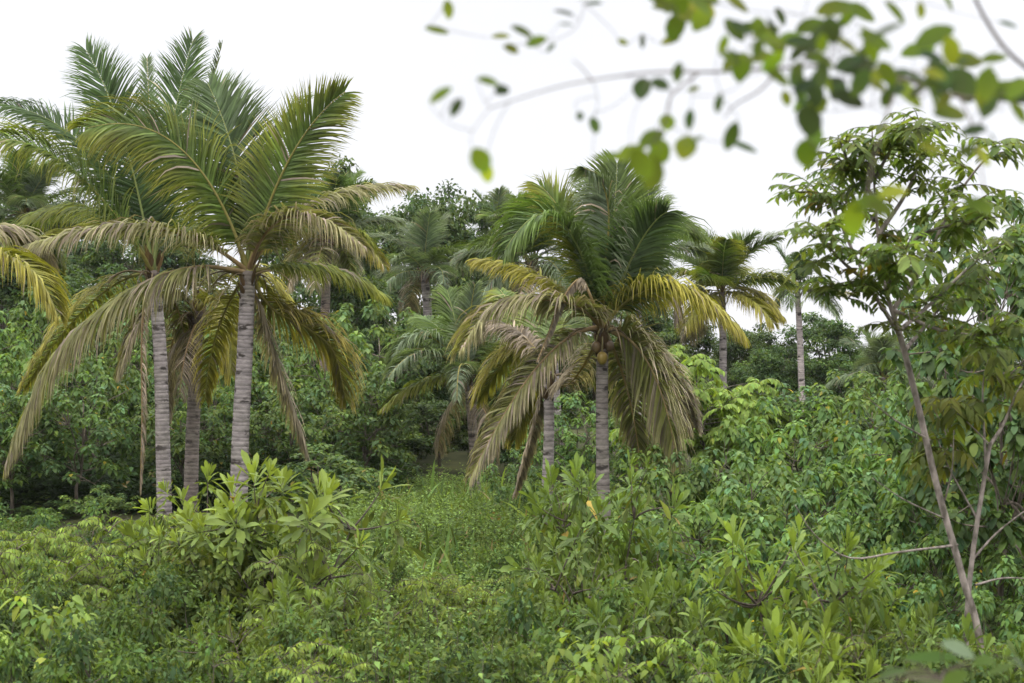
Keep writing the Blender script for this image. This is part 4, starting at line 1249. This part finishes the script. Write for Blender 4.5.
def near_branch(label, spines, specs, d0, seed, name='overhanging_branch'):
    rng = np.random.default_rng(seed)
    org = PX(*spines[0][0][0], d0)
    root = thing(name, label, 'branch', org, 'leafy branches hanging over the view')
    w, lf = Acc(), Acc()
    nodes = []
    for pts, r0, r1, da, db in spines:
        n = len(pts)
        p = poly([PX(x, y, d0 + da + (db - da) * k / (n - 1)) - org for k, (x, y) in enumerate(pts)], 36)
        tube(w, p, np.linspace(r0, r1, len(p)), (0.1,) * 3, sides=7)
        nodes.append(p)
    nodes = np.vstack(nodes)
    for (x, y, a, b, ang, tone) in specs:
        # size a (long) by b (short) in pixels, ang = direction of the long side in the picture
        dd = d0 + rng.normal(0, 0.10)
        c = PX(x, y, dd) - org
        L, Wd = a / F_PX * dd, b / F_PX * dd / 2
        an = math.radians(ang)
        dr = np.array([math.cos(an), rng.normal(0, 0.25), -math.sin(an)])
        dr = unit(dr)
        o = c - dr * L / 2
        nn = unit(np.array([rng.normal(0, 0.35), -0.75, 0.6]))
        base = {'g': NEAR_G, 'd': NEAR_D, 'y': NEAR_Y}[tone] * rng.uniform(0.8, 1.25)
        leaves(lf, [o], [dr], [nn], [L * 0.98], [Wd * 0.98], vary(rng, base, 1, 0.08), 'oval', curl=0.08, fold=0.2, tipcol=vary(rng, base * 1.15, 1, 0.1))
        k = int(np.argmin(np.linalg.norm(nodes - o, axis=1)))
        q = nodes[k]
        m = 0.5 * (q + o) + np.array([0, 0, -0.02]) * np.linalg.norm(q - o) + rng.normal(0, 0.008, 3)
        p = bez(q, m, o, 10)
        far = np.linalg.norm(q - o)
        tube(w, p, np.linspace(0.0005, 0.0003, 10), (0.1,) * 3, sides=5)
        if far > 0.02 and len(nodes) < 900:
            nodes = np.vstack([nodes, p[3:]])
    link('twig', w.mesh('twig', M_TWIG, smooth=True), root)
    link('foliage', lf.mesh('foliage', M_NEAR), root)


def cluster(rng, x, y, w, h, n, size, tones):
    out = []
    for _ in range(n):
        u, v = rng.uniform(-1, 1), rng.uniform(-1, 1)
        a = 1.08 * size * rng.uniform(0.8, 1.25)
        out.append((x + u * w / 2, y + v * h / 2, a, a * rng.uniform(0.42, 0.68), rng.uniform(0, 360), tones[int(rng.integers(len(tones)))]))
    return out


rg = np.random.default_rng(77)
S = []
S += [(480, 160, 28, 24, 60, 'g'), (487, 172, 20, 14, 80, 'y'), (488, 81, 24, 13, 10, 'g'), (502, 90, 18, 14, 330, 'd'), (441, 94, 30, 13, 320, 'g'), (456, 107, 24, 11, 120, 'd'), (594, 125, 17, 14, 60, 'd'), (580, 116, 10, 8, 80, 'd'),
      (642, 88, 24, 20, 100, 'd'), (660, 84, 22, 16, 20, 'd'), (678, 72, 20, 12, 100, 'd'), (694, 89, 14, 9, 340, 'y'), (667, 122, 19, 17, 90, 'g'), (690, 119, 21, 12, 95, 'd'),
      (686, 147, 26, 24, 110, 'y'), (698, 139, 16, 8, 320, 'g'), (612, 156, 40, 12, 355, 'g'), (630, 152, 36, 16, 330, 'g'), (652, 138, 32, 22, 330, 'g'), (660, 150, 26, 22, 60, 'g'),
      (641, 163, 34, 26, 60, 'g'), (652, 172, 36, 26, 110, 'y'), (719, 103, 20, 11, 100, 'd'), (731, 135, 30, 17, 110, 'd'), (744, 146, 30, 8, 20, 'd')]
S += cluster(rg, 745, 45, 44, 46, 13, 26, 'ggyd')
S += cluster(rg, 800, 52, 64, 50, 17, 27, 'ggdd')
S += cluster(rg, 830, 85, 76, 50, 17, 28, 'dgdd')
S += cluster(rg, 905, 88, 60, 34, 8, 26, 'gdgy') + cluster(rg, 955, 78, 60, 50, 9, 26, 'gdyg') + cluster(rg, 1003, 98, 50, 34, 7, 26, 'gdg') + cluster(rg, 850, 30, 60, 36, 7, 26, 'ggy')
S += [(808, 120, 34, 30, 90, 'd'), (812, 138, 34, 28, 100, 'd'), (806, 153, 28, 26, 80, 'g'), (786, 98, 17, 11, 80, 'y')]
S += [(875, 40, 38, 22, 20, 'g'), (868, 52, 32, 18, 340, 'g'), (888, 29, 40, 12, 330, 'd'), (935, 36, 46, 28, 330, 'g'), (918, 50, 40, 20, 340, 'g'), (950, 50, 30, 24, 80, 'y'),
      (940, 72, 34, 22, 60, 'd'), (962, 84, 42, 30, 70, 'd'), (950, 113, 40, 26, 350, 'y'), (934, 104, 30, 22, 60, 'g'), (905, 92, 42, 30, 40, 'y'), (912, 76, 46, 18, 10, 'd'), (893, 84, 26, 20, 60, 'd'),
      (886, 97, 20, 18, 100, 'd'), (994, 58, 30, 15, 345, 'g'), (1001, 90, 44, 24, 330, 'g'), (1018, 112, 26, 18, 60, 'g'), (974, 130, 28, 15, 345, 'd'), (992, 137, 12, 6, 70, 'd'), (985, 76, 30, 16, 300, 'g')]
S += [(868, 203, 38, 24, 350, 'g'), (854, 218, 34, 24, 90, 'g'), (893, 192, 36, 20, 340, 'y'), (880, 208, 30, 22, 30, 'g'), (981, 156, 28, 22, 30, 'y'), (968, 150, 24, 17, 320, 'g'), (979, 206, 34, 20, 20, 'g'), (931, 148, 24, 14, 0, 'y')]
near_branch('blurred leafy branch hanging close overhead across the white sky', [
    ([(1060, 108), (1010, 100), (960, 97), (900, 78), (840, 66), (780, 68), (720, 72), (660, 72), (620, 76), (570, 84), (530, 95), (490, 108)], 0.0028, 0.0007, 0.1, -0.05),
    ([(965, -30), (978, 5), (1000, 42), (1024, 66), (1060, 90)], 0.0022, 0.003, 0.1, 0.1),
    ([(780, 68), (760, 90), (735, 105), (724, 118)], 0.0016, 0.0008, 0, 0),
    ([(700, 72), (672, 95), (665, 120), (655, 140)], 0.0014, 0.0008, 0, 0),
    ([(592, 80), (582, 68), (573, 60)], 0.001, 0.0006, 0, 0),
    ([(900, 78), (885, 120), (872, 165), (868, 195)], 0.0016, 0.0008, 0, -0.1),
    ([(960, 97), (972, 125), (978, 150), (985, 195)], 0.0014, 0.0008, 0, -0.1),
], S, 1.95, 41)
S2 = [(448, 9, 21, 12, 85, 'y'), (437, 30, 26, 12, 8, 'g'), (501, 36, 20, 9, 355, 'y'), (522, 31, 25, 13, 20, 'g'), (511, 49, 17, 15, 20, 'y'), (537, 41, 24, 13, 335, 'g'), (551, 47, 14, 5, 310, 'd'),
      (564, 12, 22, 6, 5, 'd'), (594, 3, 19, 6, 350, 'd'), (566, 24, 16, 4, 0, 'd'), (623, 42, 12, 9, 20, 'y'), (642, 41, 14, 7, 90, 'd')]
S2 += cluster(rg, 682, 8, 56, 30, 13, 30, 'ggyg')
S2 += [(671, 40, 22, 14, 340, 'y'), (676, 26, 30, 22, 110, 'g'), (706, 18, 22, 14, 90, 'd'), (737, 4, 30, 20, 20, 'y'), (836, 8, 46, 26, 340, 'g'), (860, 12, 36, 22, 20, 'g'), (812, 26, 36, 22, 340, 'g'),
       (895, 12, 30, 18, 40, 'g'), (920, 10, 17, 14, 90, 'y'), (948, 3, 20, 14, 40, 'g'), (1008, 24, 22, 8, 10, 'd'), (780, 16, 20, 12, 60, 'd'), (792, 40, 26, 18, 30, 'g')]
near_branch('second blurred branch just out of view above, only its hanging leaves showing', [
    ([(1060, -60), (900, -38), (760, -30), (640, -28), (520, -34), (450, -30), (415, -20)], 0.004, 0.0005, 0.0, 0.0),
    ([(590, -30), (580, 20), (560, 38), (530, 42)], 0.0005, 0.0004, 0, 0),
], S2, 2.1, 42)
S3 = [(958, 648, 34, 20, 15, 'w'), (985, 660, 30, 16, 340, 'g'), (930, 655, 60, 14, 350, 'g'), (925, 676, 44, 22, 5, 'w'), (955, 678, 34, 20, 320, 'g'), (893, 672, 44, 14, 340, 'd'), (1000, 668, 34, 10, 325, 'd'), (1018, 662, 18, 12, 30, 'w'), (880, 690, 50, 22, 0, 'g'), (990, 695, 50, 22, 20, 'g')]


def near_sprig():
    rng = np.random.default_rng(51)
    d = 2.6
    org = PX(950, 1500, d)
    org[2] = gzf(org[0], d)
    root = thing('near_sapling', 'blurred sapling tip with pale leaves poking up at the bottom by the slender trunk', 'sapling', org)
    w, lf = Acc(), Acc()
    st = poly([np.array([0, 0, -0.05]), PX(948, 900, d) - org, PX(946, 720, d) - org, PX(944, 672, d) - org], 20)
    tube(w, st, np.linspace(0.008, 0.003, len(st)), (0.1,) * 3, sides=7)
    for (x, y, a, b, ang, tone) in S3:
        dd = d + rng.normal(0, 0.08); c = PX(x, y, dd) - org
        L, Wd = a / F_PX * dd, b / F_PX * dd / 2
        an = math.radians(ang); dr = unit(np.array([math.cos(an), rng.normal(0, 0.3), -math.sin(an)]))
        o = c - dr * L / 2
        base = {'g': np.array([0.09, 0.14, 0.03]), 'd': np.array([0.07, 0.11, 0.04]), 'w': np.array([0.20, 0.25, 0.17])}[tone]
        leaves(lf, [o], [dr], [[rng.normal(0, 0.3), -0.6, 0.8]], [L], [Wd], vary(rng, base, 1, 0.1), 'oval', curl=0.15, fold=0.2)
        q = st[-1 - int(rng.integers(0, 6))]
        tube(w, bez(q, 0.5 * (q + o) + np.array([0, 0, 0.01]), o, 8), np.linspace(0.0016, 0.0008, 8), (0.1,) * 3, sides=5)
    # the rest of the sapling, below the frame
    for k in range(40):
        z = rng.uniform(0.3, 0.8); q = st[int(z * (len(st) - 1))]; az = rng.uniform(0, 6.28)
        dr = np.array([math.cos(az), math.sin(az), 0.2])
        leaves(lf, [q + dr * 0.03], [dr], [[0, 0, 1.0]], [0.07], [0.02], vary(rng, NEAR_G, 1, 0.1), 'oval', curl=0.2)
    link('stem', w.mesh('stem', M_TWIG, smooth=True), root)
    link('foliage', lf.mesh('foliage', M_NEAR), root)


near_sprig()

# ------------------------------------------------------------------ ground cover: what nobody could count
def cover(name, label, npl, region, seed, hgt, leafL, per, tone, mat, shape='dia'):
    rng = np.random.default_rng(seed)
    (u0, u1), (y0, y1) = region
    y = np.sqrt(rng.uniform(y0 ** 2, y1 ** 2, npl)) if y1 < 60 else rng.uniform(y0, y1, npl)
    x = rng.uniform(u0, u1, npl) / F_PX * y
    # patchy: dense and sparse drifts
    f = np.sin(x * 1.1 + 0.7 * np.sin(y * 0.6)) * np.sin(y * 0.8 + x * 0.3)
    h = hgt * np.exp(rng.normal(0, 0.3, npl)) * (1 + 0.6 * f) * np.interp(y, [9, 20, 30], [1, 0.8, 0.4])
    h = np.minimum(h, 1.7 * hgt)
    z = gz(x, y)
    base = np.stack([x, y, z], -1)
    tw = 0.25 if hgt < 1.5 else 0.10
    tilt = np.stack([np.clip(rng.normal(0, tw, npl), -0.5, 0.5), np.clip(rng.normal(0, tw, npl), -0.5, 0.5), np.ones(npl)], -1)
    a = Acc()
    s = rng.uniform(0.12, 1.05, (npl, per))
    o = base[:, None] + tilt[:, None] * (h[:, None] * s)[..., None] + rng.normal(0, 0.05, (npl, per, 3)) * np.array([1, 1, 0.4])
    az = rng.uniform(0, 6.283, (npl, per))
    d = np.stack([np.cos(az), np.sin(az), rng.uniform(-0.2, 1.1, (npl, per))], -1)
    n = np.array([0, 0, 1.0]) + rng.normal(0, 0.3, (npl, per, 3))
    pc = np.stack([np.interp(f, [-1, 1], [tone[0][k], tone[1][k]]) for k in range(3)], -1) * np.exp(rng.normal(0, 0.25, (npl, 1)))
    br = rng.random(npl) < 0.015
    pc[br] = np.array([0.17, 0.13, 0.06])
    c = np.repeat(pc[:, None], per, 1) * np.exp(rng.normal(0, 0.16, (npl, per, 1)))
    ll = leafL * np.exp(rng.normal(0, 0.25, npl * per))
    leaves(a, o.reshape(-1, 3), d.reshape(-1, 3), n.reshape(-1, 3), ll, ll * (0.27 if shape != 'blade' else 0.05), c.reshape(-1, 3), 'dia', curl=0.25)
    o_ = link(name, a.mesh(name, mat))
    o_['kind'] = 'stuff'; o_['label'] = label; o_['category'] = 'ground cover'
    return o_


def grass(name, label, npl, region, seed):
    rng = np.random.default_rng(seed)
    (u0, u1), (y0, y1) = region
    y = np.sqrt(rng.uniform(y0 ** 2, y1 ** 2, npl)); x = rng.uniform(u0, u1, npl) / F_PX * y
    per = 7
    o = np.stack([x, y, gz(x, y)], -1)[:, None] + rng.normal(0, 0.04, (npl, per, 3)) * np.array([1, 1, 0])
    d = np.stack([rng.normal(0, 0.35, (npl, per)), rng.normal(0, 0.35, (npl, per)), np.ones((npl, per))], -1)
    n = rng.normal(0, 1, (npl, per, 3)) * np.array([1, 1, 0.2])
    ll = 0.55 * np.exp(rng.normal(0, 0.3, npl * per))
    c = np.where(rng.random((npl * per, 1)) < 0.05, np.array([[0.24, 0.19, 0.10]]), vary(rng, (0.10, 0.155, 0.04), npl * per, 0.22))
    a = Acc()
    leaves(a, o.reshape(-1, 3), d.reshape(-1, 3), n.reshape(-1, 3), ll, ll * 0.016, c, 'lance', curl=0.35)
    o_ = link(name, a.mesh(name, M_SMALL)); o_['kind'] = 'stuff'; o_['label'] = label; o_['category'] = 'grass'


cover('weeds', 'low broad leaved weeds carpeting the clearing', 16000, ((-190, 120), (9.0, 31)), 61, 0.55, 0.045, 30,
      ((0.105, 0.180, 0.052), (0.140, 0.220, 0.060)), M_SMALL)
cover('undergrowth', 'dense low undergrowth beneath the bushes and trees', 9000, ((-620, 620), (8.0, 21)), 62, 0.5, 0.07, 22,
      ((0.040, 0.070, 0.023), (0.070, 0.105, 0.030)), M_SMALL)  # leaf colour darkened to paint shaded gaps between the bushes
cover('forest_understory', 'leafy understory at the forest edge, interior shade put into its leaf colour', 5200, ((-560, -110), (27.5, 44)), 65, 1.25, 0.15, 22,
      ((0.026, 0.048, 0.018), (0.045, 0.075, 0.025)), M_LEAF)  # dark leaf tone stands in for the shade of the forest interior
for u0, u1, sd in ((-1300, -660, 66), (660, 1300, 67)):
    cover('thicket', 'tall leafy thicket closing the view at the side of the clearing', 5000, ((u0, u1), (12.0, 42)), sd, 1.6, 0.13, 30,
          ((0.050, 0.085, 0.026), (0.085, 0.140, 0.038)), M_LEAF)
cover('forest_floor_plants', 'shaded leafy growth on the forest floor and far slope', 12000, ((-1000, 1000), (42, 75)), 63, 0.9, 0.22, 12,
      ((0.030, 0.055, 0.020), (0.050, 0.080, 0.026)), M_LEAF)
grass('grass', 'thin grass blades among the clearing weeds', 9000, ((-180, 110), (8.5, 27)), 64)


# ------------------------------------------------------------------ humid air
def build_haze():
    a = Acc()
    x0, x1, y0, y1, z0, z1 = -85.0, 85.0, -8.0, 110.0, -12.0, 22.0
    v = [(x0, y0, z0), (x1, y0, z0), (x1, y1, z0), (x0, y1, z0), (x0, y0, z1), (x1, y0, z1), (x1, y1, z1), (x0, y1, z1)]
    a.add(v, (1, 1, 1), q=[(3, 2, 1, 0), (4, 5, 6, 7), (0, 1, 5, 4), (1, 2, 6, 5), (2, 3, 7, 6), (3, 0, 4, 7)])
    m, nt, out = new_mat('humid_air')
    p = nt.nodes.new('ShaderNodeVolumePrincipled')
    p.inputs['Color'].default_value = (0.93, 0.96, 1.0, 1)
    p.inputs['Density'].default_value = HAZE_DENSITY
    p.inputs['Anisotropy'].default_value = 0.2
    nt.links.new(p.outputs[0], out.inputs['Volume'])
    o = link('haze', a.mesh('haze', m))
    o['kind'] = 'stuff'; o['label'] = 'thin humid air that pales the far trees'


if HAZE_DENSITY > 0:
    build_haze()
